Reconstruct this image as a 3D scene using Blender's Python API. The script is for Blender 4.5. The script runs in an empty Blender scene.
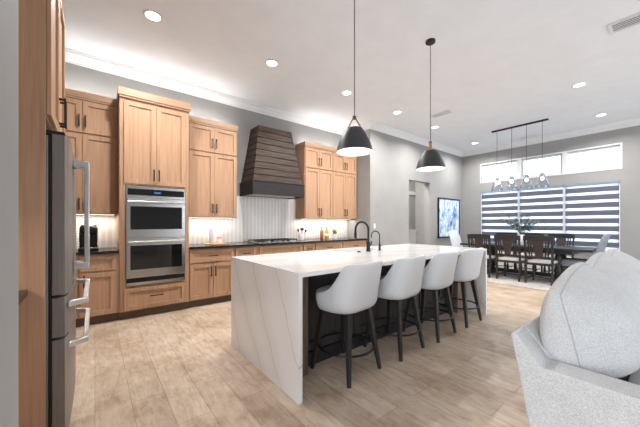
import bpy, math, random
from math import sin, cos, pi, radians, sqrt
from mathutils import Vector, Matrix

random.seed(7)
SC = bpy.context.scene
COL = SC.collection

# ------------------------------------------------------------------ camera, world, sun, large lights, exposure
cam_d = bpy.data.cameras.new('camera')
cam = bpy.data.objects.new('camera', cam_d)
COL.objects.link(cam)
cam.location = (0, 0, 1.27)
cam.rotation_euler = (radians(90), 0, radians(-38.5))
cam_d.sensor_width = 36
cam_d.lens = 36 * 283 / 640
cam_d.shift_y = 10 / 640
cam_d.clip_start = 0.02
SC.camera = cam

wd = bpy.data.worlds.new('sky')
SC.world = wd
wd.use_nodes = True
wn = wd.node_tree.nodes
bg = wn['Background']
bg.inputs['Color'].default_value = (0.86, 0.93, 1.0, 1)
bg.inputs['Strength'].default_value = 4.6

SC.view_settings.view_transform = 'Standard'
SC.view_settings.look = 'None'
SC.view_settings.gamma = 1
SC.view_settings.use_curve_mapping = False
SC.view_settings.exposure = 0.3


def area_light(name, loc, rot, sx, sy, watts, col=(1, 1, 1), parent=None, spread=180):
    l = bpy.data.lights.new(name, 'AREA')
    l.shape = 'RECTANGLE'
    l.size, l.size_y = sx, sy
    l.energy = watts
    l.color = col
    l.spread = radians(spread)
    o = bpy.data.objects.new(name, l)
    COL.objects.link(o)
    o.location = loc
    o.rotation_euler = rot
    if parent:
        o.parent = parent
    return o


# portals: daylight enters by two added unseen openings and by the dining windows
def portal(name, loc, rot, sx, sy):
    o = area_light(name, loc, rot, sx, sy, 1)
    o.data.cycles.is_portal = True


portal('added_rear_daylight', (6.0, -4.52, 1.42), (radians(90), 0, 0), 5.6, 2.76)  # unseen rear opening added for ambient daylight, placed clear of the oven reflection
portal('added_left_daylight', (-2.93, -1.7, 1.42), (0, radians(-90), 0), 2.76, 5.0)  # unseen side opening added to light the sofa, stools and island end
portal('clerestory_daylight', (9.50 + 0.12, 2.3, 2.835), (0, radians(90), 0), 0.53, 3.0)
portal('window_daylight', (9.50 + 0.12, 2.3, 1.44), (0, radians(90), 0), 1.68, 3.0)


# ------------------------------------------------------------------ materials
def lin(c):
    return tuple(((v / 255) / 12.92 if v / 255 <= 0.04045 else ((v / 255 + 0.055) / 1.055) ** 2.4) for v in c) + (1,)


def mat(name, rgb, rough=0.5, metal=0.0, spec=0.5, emit=None, estr=0, alpha=None, trans=0, coat=0):
    m = bpy.data.materials.new(name)
    m.use_nodes = True
    b = m.node_tree.nodes['Principled BSDF']
    b.inputs['Base Color'].default_value = lin(rgb)
    b.inputs['Roughness'].default_value = rough
    b.inputs['Metallic'].default_value = metal
    b.inputs['Specular IOR Level'].default_value = spec
    b.inputs['Transmission Weight'].default_value = trans
    b.inputs['Coat Weight'].default_value = coat
    if emit:
        b.inputs['Emission Color'].default_value = lin(emit)
        b.inputs['Emission Strength'].default_value = estr
    # slight procedural variation so that no surface is perfectly flat in tone
    return m


def nodes(m):
    return m.node_tree.nodes, m.node_tree.links, m.node_tree.nodes['Principled BSDF']


def N(nt, kind, **kw):
    n = nt.nodes.new(kind)
    for k, v in kw.items():
        setattr(n, k, v)
    return n


def mapped(nt, scale):
    tc = N(nt, 'ShaderNodeTexCoord')
    mp = N(nt, 'ShaderNodeMapping')
    mp.inputs['Scale'].default_value = scale
    nt.links.new(tc.outputs['Object'], mp.inputs['Vector'])
    return mp.outputs['Vector']


def ramp(nt, fac, stops):
    r = N(nt, 'ShaderNodeValToRGB')
    e = r.color_ramp.elements
    while len(e) < len(stops):
        e.new(0.5)
    for i, (p, c) in enumerate(stops):
        e[i].position = p
        e[i].color = lin(c)
    nt.links.new(fac, r.inputs['Fac'])
    return r.outputs['Color']


def noise(nt, vec, scale, detail=4, rough=0.55, dist=0):
    n = N(nt, 'ShaderNodeTexNoise')
    n.inputs['Scale'].default_value = scale
    n.inputs['Detail'].default_value = detail
    n.inputs['Roughness'].default_value = rough
    n.inputs['Distortion'].default_value = dist
    nt.links.new(vec, n.inputs['Vector'])
    return n.outputs['Fac']


def bump(nt, b, h, strength=0.2, dist=0.01):
    n = N(nt, 'ShaderNodeBump')
    n.inputs['Strength'].default_value = strength
    n.inputs['Distance'].default_value = dist
    nt.links.new(h, n.inputs['Height'])
    nt.links.new(n.outputs['Normal'], b.inputs['Normal'])


def noisy(name, stops, scale=(1, 1, 1), nscale=5, rough=0.5, detail=4, bstr=0, bdist=0.005, spec=0.5, metal=0, dist=0, coat=0):
    m = mat(name, stops[0][1], rough, metal, spec, coat=coat)
    nt = m.node_tree
    b = nt.nodes['Principled BSDF']
    f = noise(nt, mapped(nt, scale), nscale, detail, dist=dist)
    nt.links.new(ramp(nt, f, stops), b.inputs['Base Color'])
    if bstr:
        bump(nt, b, f, bstr, bdist)
    return m


M = {}
M['wood'] = noisy('rift oak', [(0.30, (169, 132, 104)), (0.5, (182, 145, 116)), (0.72, (192, 156, 128))], (26, 26, 1.1), 1.6, 0.45, 5, 0.04, 0.005, 0.3)
M['wood_shelf'] = noisy('rift oak along', [(0.30, (166, 129, 101)), (0.72, (192, 157, 129))], (1.2, 26, 26), 1.6, 0.42, 5)
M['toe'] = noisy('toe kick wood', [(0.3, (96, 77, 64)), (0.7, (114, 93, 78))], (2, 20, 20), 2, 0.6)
M['paint'] = noisy('greige wall paint', [(0.3, (146, 145, 144)), (0.7, (152, 151, 150))], (1, 1, 1), 3, 0.75, 6, 0.05, 0.002, 0.25)
M['ceiling'] = noisy('ceiling paint', [(0.3, (222, 226, 232)), (0.7, (227, 231, 237))], (1, 1, 1), 4, 0.85, 6, 0.05, 0.002, 0.2)
M['white'] = noisy('white trim paint', [(0.3, (214, 215, 217)), (0.7, (219, 220, 222))], (1, 1, 1), 3, 0.45)
M['black'] = noisy('matt black metal', [(0.3, (16, 16, 16)), (0.7, (22, 22, 22))], (1, 1, 1), 12, 0.42, spec=0.4)
M['granite'] = noisy('dark granite', [(0.35, (22, 20, 19)), (0.6, (38, 34, 32)), (0.75, (70, 63, 59))], (1, 1, 1), 60, 0.18, 6)
M['steel'] = noisy('brushed stainless', [(0.3, (176, 174, 172)), (0.7, (196, 194, 192))], (2, 2, 60), 3, 0.27, 3, metal=1.0)
M['steel_side'] = noisy('dark stainless cabinet', [(0.3, (124, 118, 113)), (0.7, (134, 128, 123))], (40, 40, 1.5), 3, 0.42, 3, metal=0.3)
M['chrome'] = noisy('satin chrome', [(0.3, (200, 200, 200)), (0.7, (212, 212, 212))], (1, 1, 1), 8, 0.28, metal=0.75)
M['oven_glass'] = noisy('oven glass', [(0.3, (16, 17, 19)), (0.7, (22, 23, 25))], (1, 1, 1), 3, 0.06, spec=0.7)
M['rubber'] = noisy('black gasket', [(0.3, (14, 14, 14)), (0.7, (20, 20, 20))], (1, 1, 1), 10, 0.7)
M['display'] = mat('blue oven clock', (20, 40, 70), 0.2, emit=(120, 180, 255), estr=0.3)
M['darkwood'] = noisy('espresso wood', [(0.3, (23, 22, 24)), (0.7, (37, 35, 37))], (14, 14, 1.5), 3, 0.42, 5, 0.05)
M['stoolwood'] = noisy('black stained wood', [(0.3, (30, 28, 29)), (0.7, (50, 47, 47))], (14, 14, 2), 3, 0.38, 5)
M['pilaster'] = noisy('weathered brown wood', [(0.28, (88, 72, 62)), (0.5, (116, 98, 86)), (0.75, (142, 124, 112))], (30, 30, 1.2), 2, 0.55, 6, 0.1)
M['splat'] = noisy('dark brown splat', [(0.28, (38, 31, 29)), (0.75, (60, 49, 45))], (30, 30, 1.2), 2, 0.45, 6)
M['islandpanel'] = noisy('charcoal wood', [(0.28, (42, 39, 38)), (0.6, (62, 58, 56)), (0.8, (82, 77, 74))], (24, 24, 1.0), 2, 0.5, 6, 0.05)
M['hoodwood'] = noisy('distressed brown planks', [(0.25, (24, 19, 17)), (0.45, (52, 40, 34)), (0.6, (76, 61, 52)), (0.78, (108, 91, 80))], (1.6, 22, 30), 2.2, 0.5, 8, 0.25, 0.004, 0.22)
M['hoodband'] = noisy('charcoal band wood', [(0.25, (26, 24, 24)), (0.7, (56, 52, 51))], (1.6, 22, 30), 2, 0.5, 6, 0.1, 0.005, 0.25)
M['shade'] = noisy('charcoal shade', [(0.3, (40, 40, 43)), (0.7, (48, 48, 51))], (1, 1, 1), 8, 0.5)
M['lining'] = mat('white shade lining', (214, 206, 194), 0.6)
M['leather'] = noisy('tan leather', [(0.3, (168, 112, 76)), (0.7, (188, 130, 92))], (1, 1, 1), 30, 0.5)
M['bulb'] = mat('lit bulb', (255, 250, 240), 0.4, emit=(255, 244, 226), estr=4)
M['lens'] = mat('lit downlight lens', (255, 255, 255), 0.4, emit=(255, 252, 246), estr=5)
M['led'] = mat('lit strip', (255, 255, 255), 0.4, emit=(255, 238, 214), estr=4)
M['cord'] = noisy('dark cord', [(0.3, (48, 46, 46)), (0.7, (58, 56, 56))], (1, 1, 1), 40, 0.6)
M['seat_fabric'] = noisy('cream seat fabric', [(0.3, (196, 190, 184)), (0.7, (212, 207, 201))], (1, 1, 1), 140, 0.9, 3, 0.2, 0.001)
M['stool_fabric'] = noisy('pale grey upholstery', [(0.3, (206, 206, 208)), (0.7, (218, 218, 220))], (1, 1, 1), 160, 0.7, 3, 0.15, 0.001, 0.3)
M['grey_fabric'] = noisy('blue grey upholstery', [(0.3, (122, 129, 140)), (0.7, (142, 149, 160))], (1, 1, 1), 120, 0.9, 3, 0.2, 0.001)
M['pale_fabric'] = noisy('pale blue upholstery', [(0.3, (190, 196, 206)), (0.7, (206, 211, 220))], (1, 1, 1), 120, 0.9, 3, 0.2, 0.001)
M['rug'] = noisy('worn grey rug', [(0.3, (150, 144, 140)), (0.5, (190, 184, 179)), (0.7, (168, 160, 156))], (1, 1, 1), 7, 0.95, 8, 0.3, 0.003)
M['ceramic'] = noisy('white ceramic', [(0.3, (232, 230, 228)), (0.7, (240, 238, 236))], (1, 1, 1), 4, 0.25)
M['paper'] = noisy('paper towel', [(0.3, (226, 226, 230)), (0.7, (240, 240, 242))], (1, 1, 1), 50, 0.9, 3, 0.3, 0.002)
M['amber'] = noisy('amber glass', [(0.3, (196, 120, 44)), (0.7, (226, 152, 66))], (1, 1, 1), 6, 0.15, spec=0.6)
M['brownglass'] = noisy('brown bottle glass', [(0.3, (120, 74, 44)), (0.7, (142, 92, 58))], (1, 1, 1), 6, 0.15, spec=0.6)
M['label'] = noisy('cream paper label', [(0.3, (230, 206, 160)), (0.7, (240, 220, 180))], (1, 1, 1), 6, 0.7)
M['cork'] = noisy('cork', [(0.3, (150, 116, 84)), (0.7, (176, 140, 104))], (1, 1, 1), 60, 0.85)
M['board'] = noisy('maple board', [(0.3, (186, 136, 92)), (0.7, (208, 162, 118))], (3, 30, 30), 2, 0.5)
M['leaf'] = noisy('green leaf', [(0.3, (74, 98, 56)), (0.7, (120, 140, 72))], (1, 1, 1), 25, 0.55)
M['leaf_yellow'] = noisy('yellow green leaf', [(0.3, (150, 150, 48)), (0.7, (198, 186, 84))], (1, 1, 1), 25, 0.55)
M['leaf_grey'] = noisy('eucalyptus leaf', [(0.3, (84, 104, 96)), (0.7, (122, 140, 130))], (1, 1, 1), 25, 0.6)
M['twig'] = noisy('twig bark', [(0.3, (86, 70, 58)), (0.7, (110, 92, 78))], (1, 1, 1), 25, 0.8)
M['blind_rail'] = noisy('white blind rail', [(0.3, (210, 214, 220)), (0.7, (220, 224, 230))], (1, 1, 1), 4, 0.5)
M['slot'] = noisy('dark vent slot', [(0.3, (58, 60, 62)), (0.7, (70, 72, 74))], (1, 1, 1), 4, 0.8)
M['patio'] = noisy('pale concrete', [(0.3, (176, 176, 174)), (0.7, (190, 190, 188))], (1, 1, 1), 3, 0.9)


def quartz():
    m = mat('veined white quartz', (232, 230, 228), 0.12, spec=0.5)
    nt = m.node_tree
    b = nt.nodes['Principled BSDF']
    tc = N(nt, 'ShaderNodeTexCoord')
    mp = N(nt, 'ShaderNodeMapping')
    mp.inputs['Rotation'].default_value = (radians(38), radians(14), radians(16))
    nt.links.new(tc.outputs['Object'], mp.inputs['Vector'])
    n = N(nt, 'ShaderNodeTexNoise')
    n.inputs['Scale'].default_value = 1.3
    n.inputs['Detail'].default_value = 3
    nt.links.new(mp.outputs['Vector'], n.inputs['Vector'])
    vm = N(nt, 'ShaderNodeVectorMath', operation='MULTIPLY_ADD')
    nt.links.new(n.outputs['Color'], vm.inputs[0])
    vm.inputs[1].default_value = (0.28, 0.28, 0.28)
    nt.links.new(mp.outputs['Vector'], vm.inputs[2])
    w = N(nt, 'ShaderNodeTexWave', wave_type='BANDS', bands_direction='Y')
    w.inputs['Scale'].default_value = 0.95
    w.inputs['Distortion'].default_value = 1.2
    w.inputs['Detail'].default_value = 2
    w.inputs['Detail Scale'].default_value = 1.2
    nt.links.new(vm.outputs[0], w.inputs['Vector'])
    c = ramp(nt, w.outputs['Fac'], [(0.0, (206, 197, 187)), (0.0006, (216, 211, 206)), (0.003, (228, 226, 225)), (1.0, (233, 232, 232))])
    nt.links.new(c, b.inputs['Base Color'])
    return m


M['quartz'] = quartz()


def floor_mat():
    m = mat('wood look plank tile', (190, 170, 150), 0.34, spec=0.4)
    nt = m.node_tree
    b = nt.nodes['Principled BSDF']
    tc = N(nt, 'ShaderNodeTexCoord')
    sp = N(nt, 'ShaderNodeSeparateXYZ')
    nt.links.new(tc.outputs['Object'], sp.inputs[0])
    cb = N(nt, 'ShaderNodeCombineXYZ')
    nt.links.new(sp.outputs['Y'], cb.inputs['X'])
    nt.links.new(sp.outputs['X'], cb.inputs['Y'])
    br = N(nt, 'ShaderNodeTexBrick')
    br.offset = 0.37
    br.offset_frequency = 2
    br.inputs['Scale'].default_value = 1
    br.inputs['Brick Width'].default_value = 1.2
    br.inputs['Row Height'].default_value = 0.205
    br.inputs['Mortar Size'].default_value = 0.0024
    br.inputs['Mortar Smooth'].default_value = 0.3
    br.inputs['Bias'].default_value = 0.0
    br.inputs['Color1'].default_value = lin((198, 181, 164))
    br.inputs['Color2'].default_value = lin((219, 203, 187))
    br.inputs['Mortar'].default_value = lin((166, 149, 134))
    nt.links.new(cb.outputs[0], br.inputs['Vector'])
    mp = N(nt, 'ShaderNodeMapping')
    mp.inputs['Scale'].default_value = (3, 12, 1)
    nt.links.new(cb.outputs[0], mp.inputs['Vector'])
    g = noise(nt, mp.outputs['Vector'], 2.0, 8, 0.65, 0.6)
    g2 = noise(nt, cb.outputs[0], 2.6, 9, 0.68)
    gc = ramp(nt, g, [(0.25, (206, 196, 185)), (0.48, (240, 237, 233)), (0.65, (255, 255, 255))])
    gc2 = ramp(nt, g2, [(0.32, (206, 193, 178)), (0.48, (240, 236, 231)), (0.62, (255, 255, 255))])
    m1 = N(nt, 'ShaderNodeMixRGB', blend_type='MULTIPLY')
    m1.inputs[0].default_value = 1
    nt.links.new(br.outputs['Color'], m1.inputs[1])
    nt.links.new(gc, m1.inputs[2])
    m2 = N(nt, 'ShaderNodeMixRGB', blend_type='MULTIPLY')
    m2.inputs[0].default_value = 1
    nt.links.new(m1.outputs[0], m2.inputs[1])
    nt.links.new(gc2, m2.inputs[2])
    nt.links.new(m2.outputs[0], b.inputs['Base Color'])
    bump(nt, b, br.outputs['Fac'], -0.2, 0.002)
    return m


M['floor'] = floor_mat()


def chevron():
    m = mat('white chevron tile', (236, 232, 226), 0.22, spec=0.5)
    nt = m.node_tree
    b = nt.nodes['Principled BSDF']
    tc = N(nt, 'ShaderNodeTexCoord')
    sp = N(nt, 'ShaderNodeSeparateXYZ')
    nt.links.new(tc.outputs['Object'], sp.inputs[0])

    def mth(op, a, bb=None):
        n = N(nt, 'ShaderNodeMath', operation=op)
        for i, v in enumerate((a, bb)):
            if v is None:
                continue
            if isinstance(v, (int, float)):
                n.inputs[i].default_value = v
            else:
                nt.links.new(v, n.inputs[i])
        return n.outputs[0]
    pp = mth('PINGPONG', sp.outputs['X'], 0.038)
    t = mth('ADD', sp.outputs['Z'], mth('MULTIPLY', pp, 0.9))
    fr = mth('FRACT', mth('DIVIDE', t, 0.036))
    grout = mth('LESS_THAN', fr, 0.28)
    edge = mth('LESS_THAN', mth('FRACT', mth('DIVIDE', sp.outputs['X'], 0.038)), 0.05)
    g = mth('MAXIMUM', grout, edge)
    c = ramp(nt, g, [(0.0, (238, 236, 233)), (1.0, (176, 162, 150))])
    # alternate columns painted greyer to stand for tile halves reflecting differently
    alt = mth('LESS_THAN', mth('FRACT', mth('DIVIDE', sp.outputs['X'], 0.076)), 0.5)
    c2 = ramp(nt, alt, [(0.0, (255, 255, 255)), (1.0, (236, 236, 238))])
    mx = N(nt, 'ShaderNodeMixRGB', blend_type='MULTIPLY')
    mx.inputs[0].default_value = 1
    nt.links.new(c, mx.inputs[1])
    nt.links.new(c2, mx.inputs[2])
    nt.links.new(mx.outputs[0], b.inputs['Base Color'])
    bump(nt, b, mth('SUBTRACT', 1.0, g), 0.3, 0.002)
    return m


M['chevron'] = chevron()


def canvas():
    m = mat('blue and white abstract canvas', (150, 180, 220), 0.7)
    nt = m.node_tree
    b = nt.nodes['Principled BSDF']
    f = noise(nt, mapped(nt, (5.0, 1, 1.8)), 1.6, 7, 0.6, 1.4)
    f2 = noise(nt, mapped(nt, (0.6, 1, 5.0)), 1.5, 4, 0.6, 0.4)
    c = ramp(nt, f, [(0.32, (60, 84, 122)), (0.42, (128, 164, 208)), (0.50, (196, 218, 244)), (0.58, (240, 245, 252))])
    c2 = ramp(nt, f2, [(0.3, (140, 180, 226)), (0.5, (246, 250, 255))])
    mx = N(nt, 'ShaderNodeMixRGB', blend_type='MULTIPLY')
    mx.inputs[0].default_value = 0.6
    nt.links.new(c, mx.inputs[1])
    nt.links.new(c2, mx.inputs[2])
    nt.links.new(mx.outputs[0], b.inputs['Base Color'])
    return m


M['canvas'] = canvas()


def glass(name, tint=(255, 255, 255), gl=0.12):
    m = bpy.data.materials.new(name)
    m.use_nodes = True
    nt = m.node_tree
    nt.nodes.clear()
    out = N(nt, 'ShaderNodeOutputMaterial')
    tr = N(nt, 'ShaderNodeBsdfTransparent')
    tr.inputs['Color'].default_value = lin(tint)
    gs = N(nt, 'ShaderNodeBsdfGlossy')
    gs.inputs['Roughness'].default_value = 0.03
    lw = N(nt, 'ShaderNodeLayerWeight')
    lw.inputs['Blend'].default_value = gl
    mx = N(nt, 'ShaderNodeMixShader')
    nt.links.new(lw.outputs['Facing'], mx.inputs[0])
    nt.links.new(tr.outputs[0], mx.inputs[1])
    nt.links.new(gs.outputs[0], mx.inputs[2])
    nt.links.new(mx.outputs[0], out.inputs['Surface'])
    return m


M['glass'] = glass('clear window glass', (212, 220, 228), 0.06)
M['shade_glass'] = glass('clear pendant glass', (246, 249, 253), 0.26)


def sheer(name, rgb, transp, transl):
    m = bpy.data.materials.new(name)
    m.use_nodes = True
    nt = m.node_tree
    nt.nodes.clear()
    out = N(nt, 'ShaderNodeOutputMaterial')
    tr = N(nt, 'ShaderNodeBsdfTransparent')
    df = N(nt, 'ShaderNodeBsdfDiffuse')
    tl = N(nt, 'ShaderNodeBsdfTranslucent')
    df.inputs['Color'].default_value = lin(rgb)
    tl.inputs['Color'].default_value = lin(rgb)
    a = N(nt, 'ShaderNodeMixShader')
    a.inputs[0].default_value = transl
    bmx = N(nt, 'ShaderNodeMixShader')
    bmx.inputs[0].default_value = transp
    nt.links.new(df.outputs[0], a.inputs[1])
    nt.links.new(tl.outputs[0], a.inputs[2])
    nt.links.new(a.outputs[0], bmx.inputs[1])
    nt.links.new(tr.outputs[0], bmx.inputs[2])
    nt.links.new(bmx.outputs[0], out.inputs['Surface'])
    return m


M['sheer'] = sheer('sheer blind band', (236, 241, 250), 0.5, 0.6)
M['opaque'] = sheer('opaque blind band', (104, 105, 116), 0.01, 0.07)


def weave():
    m = mat('pale grey tweed', (205, 203, 203), 0.92, spec=0.2)
    nt = m.node_tree
    b = nt.nodes['Principled BSDF']
    f = noise(nt, mapped(nt, (1, 1, 1)), 330, 1, 0.6)
    f2 = noise(nt, mapped(nt, (1, 1, 1)), 14, 5, 0.6)
    c = ramp(nt, f, [(0.35, (178, 177, 177)), (0.5, (202, 201, 200)), (0.65, (217, 216, 215))])
    c2 = ramp(nt, f2, [(0.3, (246, 246, 247)), (0.7, (255, 255, 255))])
    mx = N(nt, 'ShaderNodeMixRGB', blend_type='MULTIPLY')
    mx.inputs[0].default_value = 1
    nt.links.new(c, mx.inputs[1])
    nt.links.new(c2, mx.inputs[2])
    nt.links.new(mx.outputs[0], b.inputs['Base Color'])
    bump(nt, b, f, 0.35, 0.002)
    return m


M['tweed'] = weave()
M['seam'] = noisy('seam shadow grey', [(0.3, (168, 167, 167)), (0.7, (184, 183, 183))], (1, 1, 1), 120, 0.9)  # darker than the tweed: shadow line of the seam put into the colour

# ------------------------------------------------------------------ mesh builder
ORG = {}


class G:
    def __init__(self):
        self.v = []
        self.f = []

    def add(self, vs, fs):
        k = len(self.v)
        self.v += [Vector(p) for p in vs]
        self.f += [tuple(i + k for i in q) for q in fs]
        return self

    def box(self, a, b):
        x0, x1 = sorted((a[0], b[0]))
        y0, y1 = sorted((a[1], b[1]))
        z0, z1 = sorted((a[2], b[2]))
        return self.add([(x0, y0, z0), (x1, y0, z0), (x1, y1, z0), (x0, y1, z0), (x0, y0, z1), (x1, y0, z1), (x1, y1, z1), (x0, y1, z1)],
                        [(3, 2, 1, 0), (4, 5, 6, 7), (0, 1, 5, 4), (1, 2, 6, 5), (2, 3, 7, 6), (3, 0, 4, 7)])

    def loft(self, rings, caps=True, closed=True):
        n = len(rings[0])
        vs = [p for r in rings for p in r]
        fs = []
        for i in range(len(rings) - 1):
            for j in range(n if closed else n - 1):
                a, b = i * n + j, i * n + (j + 1) % n
                fs.append((a, b, b + n, a + n))
        if caps:
            fs.append(tuple(range(n - 1, -1, -1)))
            fs.append(tuple(range((len(rings) - 1) * n, len(rings) * n)))
        return self.add(vs, fs)

    def tube(self, pts, r, n=10, r1=None, caps=True, square=False):
        pts = [Vector(p) for p in pts]
        rings = []
        up = None
        for i, p in enumerate(pts):
            t = (pts[min(i + 1, len(pts) - 1)] - pts[max(i - 1, 0)]).normalized()
            if up is None:
                up = Vector((0, 0, 1)) if abs(t.z) < 0.9 else Vector((1, 0, 0))
            s = t.cross(up).normalized()
            up = s.cross(t).normalized()
            rr = r if r1 is None else r + (r1 - r) * i / (len(pts) - 1)
            if isinstance(r, (list, tuple)):
                rr = r[i]
            ring = []
            for k in range(n):
                a = 2 * pi * (k + (0.5 if n == 4 else 0)) / n
                q = rr * (sqrt(2) if n == 4 else 1)
                ring.append(p + s * (cos(a) * q) + up * (sin(a) * q))
            rings.append(ring)
        return self.loft(rings, caps)

    def lathe(self, prof, c=(0, 0, 0), n=28, caps=False):
        rings = [[(c[0] + r * cos(2 * pi * k / n), c[1] + r * sin(2 * pi * k / n), c[2] + z) for k in range(n)] for r, z in prof]
        return self.loft(rings, caps)

    def prism(self, poly, axis, a0, a1):
        def P(p, a):
            return {'x': (a, p[0], p[1]), 'y': (p[0], a, p[1]), 'z': (p[0], p[1], a)}[axis]
        return self.loft([[P(p, a0) for p in poly], [P(p, a1) for p in poly]])

    def ring(self, c, R, r, n=40, m=8):
        rings = []
        vs = []
        for i in range(n):
            a = 2 * pi * i / n
            for j in range(m):
                b = 2 * pi * j / m
                vs.append((c[0] + (R + r * cos(b)) * cos(a), c[1] + (R + r * cos(b)) * sin(a), c[2] + r * sin(b)))
        fs = [(i * m + j, ((i + 1) % n) * m + j, ((i + 1) % n) * m + (j + 1) % m, i * m + (j + 1) % m) for i in range(n) for j in range(m)]
        return self.add(vs, fs)

    def ball(self, c, r, n=12, m=8, sz=1.0):
        prof = [(max(1e-4, r * sin(pi * i / m)), -r * sz * cos(pi * i / m)) for i in range(m + 1)]
        return self.lathe(prof, c, n)

    def build(self, name, m, parent=None, bevel=0, smooth=True, sub=0, solid=0, ang=35):
        off = ORG.get(parent.name, Vector()) if parent else Vector()
        me = bpy.data.meshes.new(name)
        me.from_pydata([p - off for p in self.v], [], self.f)
        import bmesh
        bm = bmesh.new()
        bm.from_mesh(me)
        bmesh.ops.remove_doubles(bm, verts=bm.verts, dist=1e-6)
        bmesh.ops.recalc_face_normals(bm, faces=bm.faces)
        bm.to_mesh(me)
        bm.free()
        me.materials.append(m)
        if smooth:
            me.polygons.foreach_set('use_smooth', [True] * len(me.polygons))
            me.set_sharp_from_angle(angle=radians(ang))
        o = bpy.data.objects.new(name, me)
        COL.objects.link(o)
        if parent:
            o.parent = parent
            ORG[o.name] = off
        else:
            ORG[o.name] = Vector()
        if solid:
            s = o.modifiers.new('thickness', 'SOLIDIFY')
            s.thickness = solid
            s.offset = 0
        if bevel:
            b = o.modifiers.new('bevel', 'BEVEL')
            b.width = bevel
            b.segments = 2
            b.limit_method = 'ANGLE'
            b.angle_limit = radians(40)
        if sub:
            s = o.modifiers.new('subdivision', 'SUBSURF')
            s.levels = s.render_levels = sub
        return o


def tag(o, label, cat, group=None):
    o['label'] = label
    o['category'] = cat
    if group:
        o['group'] = group
    return o


def thing(name, label, cat, loc=(0, 0, 0), group=None):
    o = bpy.data.objects.new(name, None)
    COL.objects.link(o)
    o.empty_display_size = 0.1
    o.location = loc
    ORG[o.name] = Vector(loc)
    return tag(o, label, cat, group)


def dup(root, loc, rotz=0, label=None):
    r = root.copy()
    COL.objects.link(r)
    r.location = loc
    r.rotation_euler = (0, 0, rotz)
    if label:
        r['label'] = label
    for ch in list(root.children):
        c = ch.copy()
        COL.objects.link(c)
        c.parent = r
        for g in ch.children:
            d = g.copy()
            COL.objects.link(d)
            d.parent = c
    return r


def struct(name, g, m, bevel=0):
    o = g.build(name, m, None, bevel, smooth=False)
    o['kind'] = 'structure'
    return o


# ------------------------------------------------------------------ the room
CZ = 3.6          # ceiling height
WY = 5.15         # kitchen wall
BY = 4.40         # dining side wall with the doorway
WX = 9.50         # window wall
RX = 4.98         # end of the kitchen recess
struct('floor', G().box((-3, -4.6, -0.1), (WX + 0.15, 6.3, 0)), M['floor'])
struct('ceiling', G().box((-3, -4.6, CZ), (WX + 0.15, 6.3, CZ + 0.12)), M['ceiling'])
struct('wall_kitchen', G().box((-1.15, WY, 0), (RX, WY + 0.12, CZ)), M['paint'])
struct('wall_recess', G().box((RX, BY + 0.19, 0), (RX + 0.12, WY + 0.12, CZ)), M['paint'])
D0, D1, DH = 6.51, 7.54, 2.44
struct('wall_dining', G().box((RX, BY, 0), (D0, BY + 0.19, CZ)).box((D1, BY, 0), (WX, BY + 0.19, CZ)).box((D0, BY, DH), (D1, BY + 0.19, CZ)), M['paint'])
# hall behind the doorway
struct('wall_hall', G().box((5.4, 5.95, 0), (9.3, 6.07, CZ)).box((5.3, BY + 0.19, 0), (5.42, 6.07, CZ)).box((9.2, BY + 0.19, 0), (9.32, 6.07, CZ)), M['paint'])
struct('trim_1', G().prism([(5.95, 2.42), (5.95, 2.30), (5.92, 2.30), (5.90, 2.42)], 'x', 5.42, 9.2), M['white'])
struct('trim_2', G().box((5.42, 5.925, 0.0), (9.2, 5.95, 1.0)).box((5.42, 5.905, 1.0), (9.2, 5.95, 1.05)), M['white'])
# window wall: lower opening and clerestory opening
Y0, Y1 = 0.80, 3.80
g = G().box((WX, -4.6, 0), (WX + 0.15, Y0, CZ)).box((WX, Y1, 0), (WX + 0.15, BY + 0.19, CZ))
g.box((WX, Y0, 0), (WX + 0.15, Y1, 0.60)).box((WX, Y0, 2.28), (WX + 0.15, Y1, 2.57)).box((WX, Y0, 3.10), (WX + 0.15, Y1, CZ))
struct('wall_window', g, M['paint'])
# walls beside and behind the camera
struct('wall_entry', G().box((-1.15, 0.95, 0), (-0.168, 1.15, CZ)), M['paint'])
struct('wall_left', G().box((-1.15, 1.15, 0), (-1.0, WY, CZ)), M['paint'])
struct('wall_far_left', G().box((-3.0, -4.6, 2.8), (-2.85, 1.15, CZ)).box((-3.0, 0.8, 0), (-2.85, 1.15, 2.8)).box((-3.0, -4.6, 0), (-2.85, -4.2, 2.8)).box((-2.85, 1.0, 0), (-1.15, 1.15, CZ)), M['paint'])  # the open span is invented so daylight reaches the foreground
struct('wall_living', G().box((-3, -4.6, 0), (3.2, -4.45, CZ)).box((8.8, -4.6, 0), (WX, -4.45, CZ)).box((3.2, -4.6, 2.8), (8.8, -4.45, CZ)), M['paint'])  # the gap is added and shaped to let sky light in

# crown mouldings
prof = [(0.0, 0.0), (0.0, -0.14), (0.014, -0.14), (0.02, -0.118), (0.045, -0.10), (0.075, -0.055), (0.10, -0.04), (0.105, -0.018), (0.118, -0.014), (0.118, 0.0)]


def crown(name, p0, p1, inward, e0=0, e1=0):
    """prism along p0..p1, profile offset along `inward`; e0/e1: how far the ends move along the run per unit of projection"""
    d = (Vector(p1) - Vector(p0)).normalized()
    n = Vector(inward)
    r0 = [Vector((*p0, CZ)) + Vector((*(n * u), v)) + Vector((*(d * (e0 * u)), 0)) for u, v in [(a, b) for a, b in prof]]
    r1 = [Vector((*p1, CZ)) + Vector((*(n * u), v)) + Vector((*(d * (e1 * u)), 0)) for u, v in [(a, b) for a, b in prof]]
    return struct(name, G().loft([r0, r1]), M['white'])


def V2(x, y):
    return Vector((x, y))


crown('trim_3', V2(-1.0, WY), V2(RX, WY), V2(0, -1), 0, -1)
crown('trim_4', V2(RX, WY), V2(RX, BY), V2(-1, 0), 1, 1)
crown('trim_5', V2(RX, BY), V2(WX, BY), V2(0, -1), -1, -1)
crown('trim_6', V2(WX, BY), V2(WX, -4.45), V2(-1, 0), 1, 0)

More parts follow.
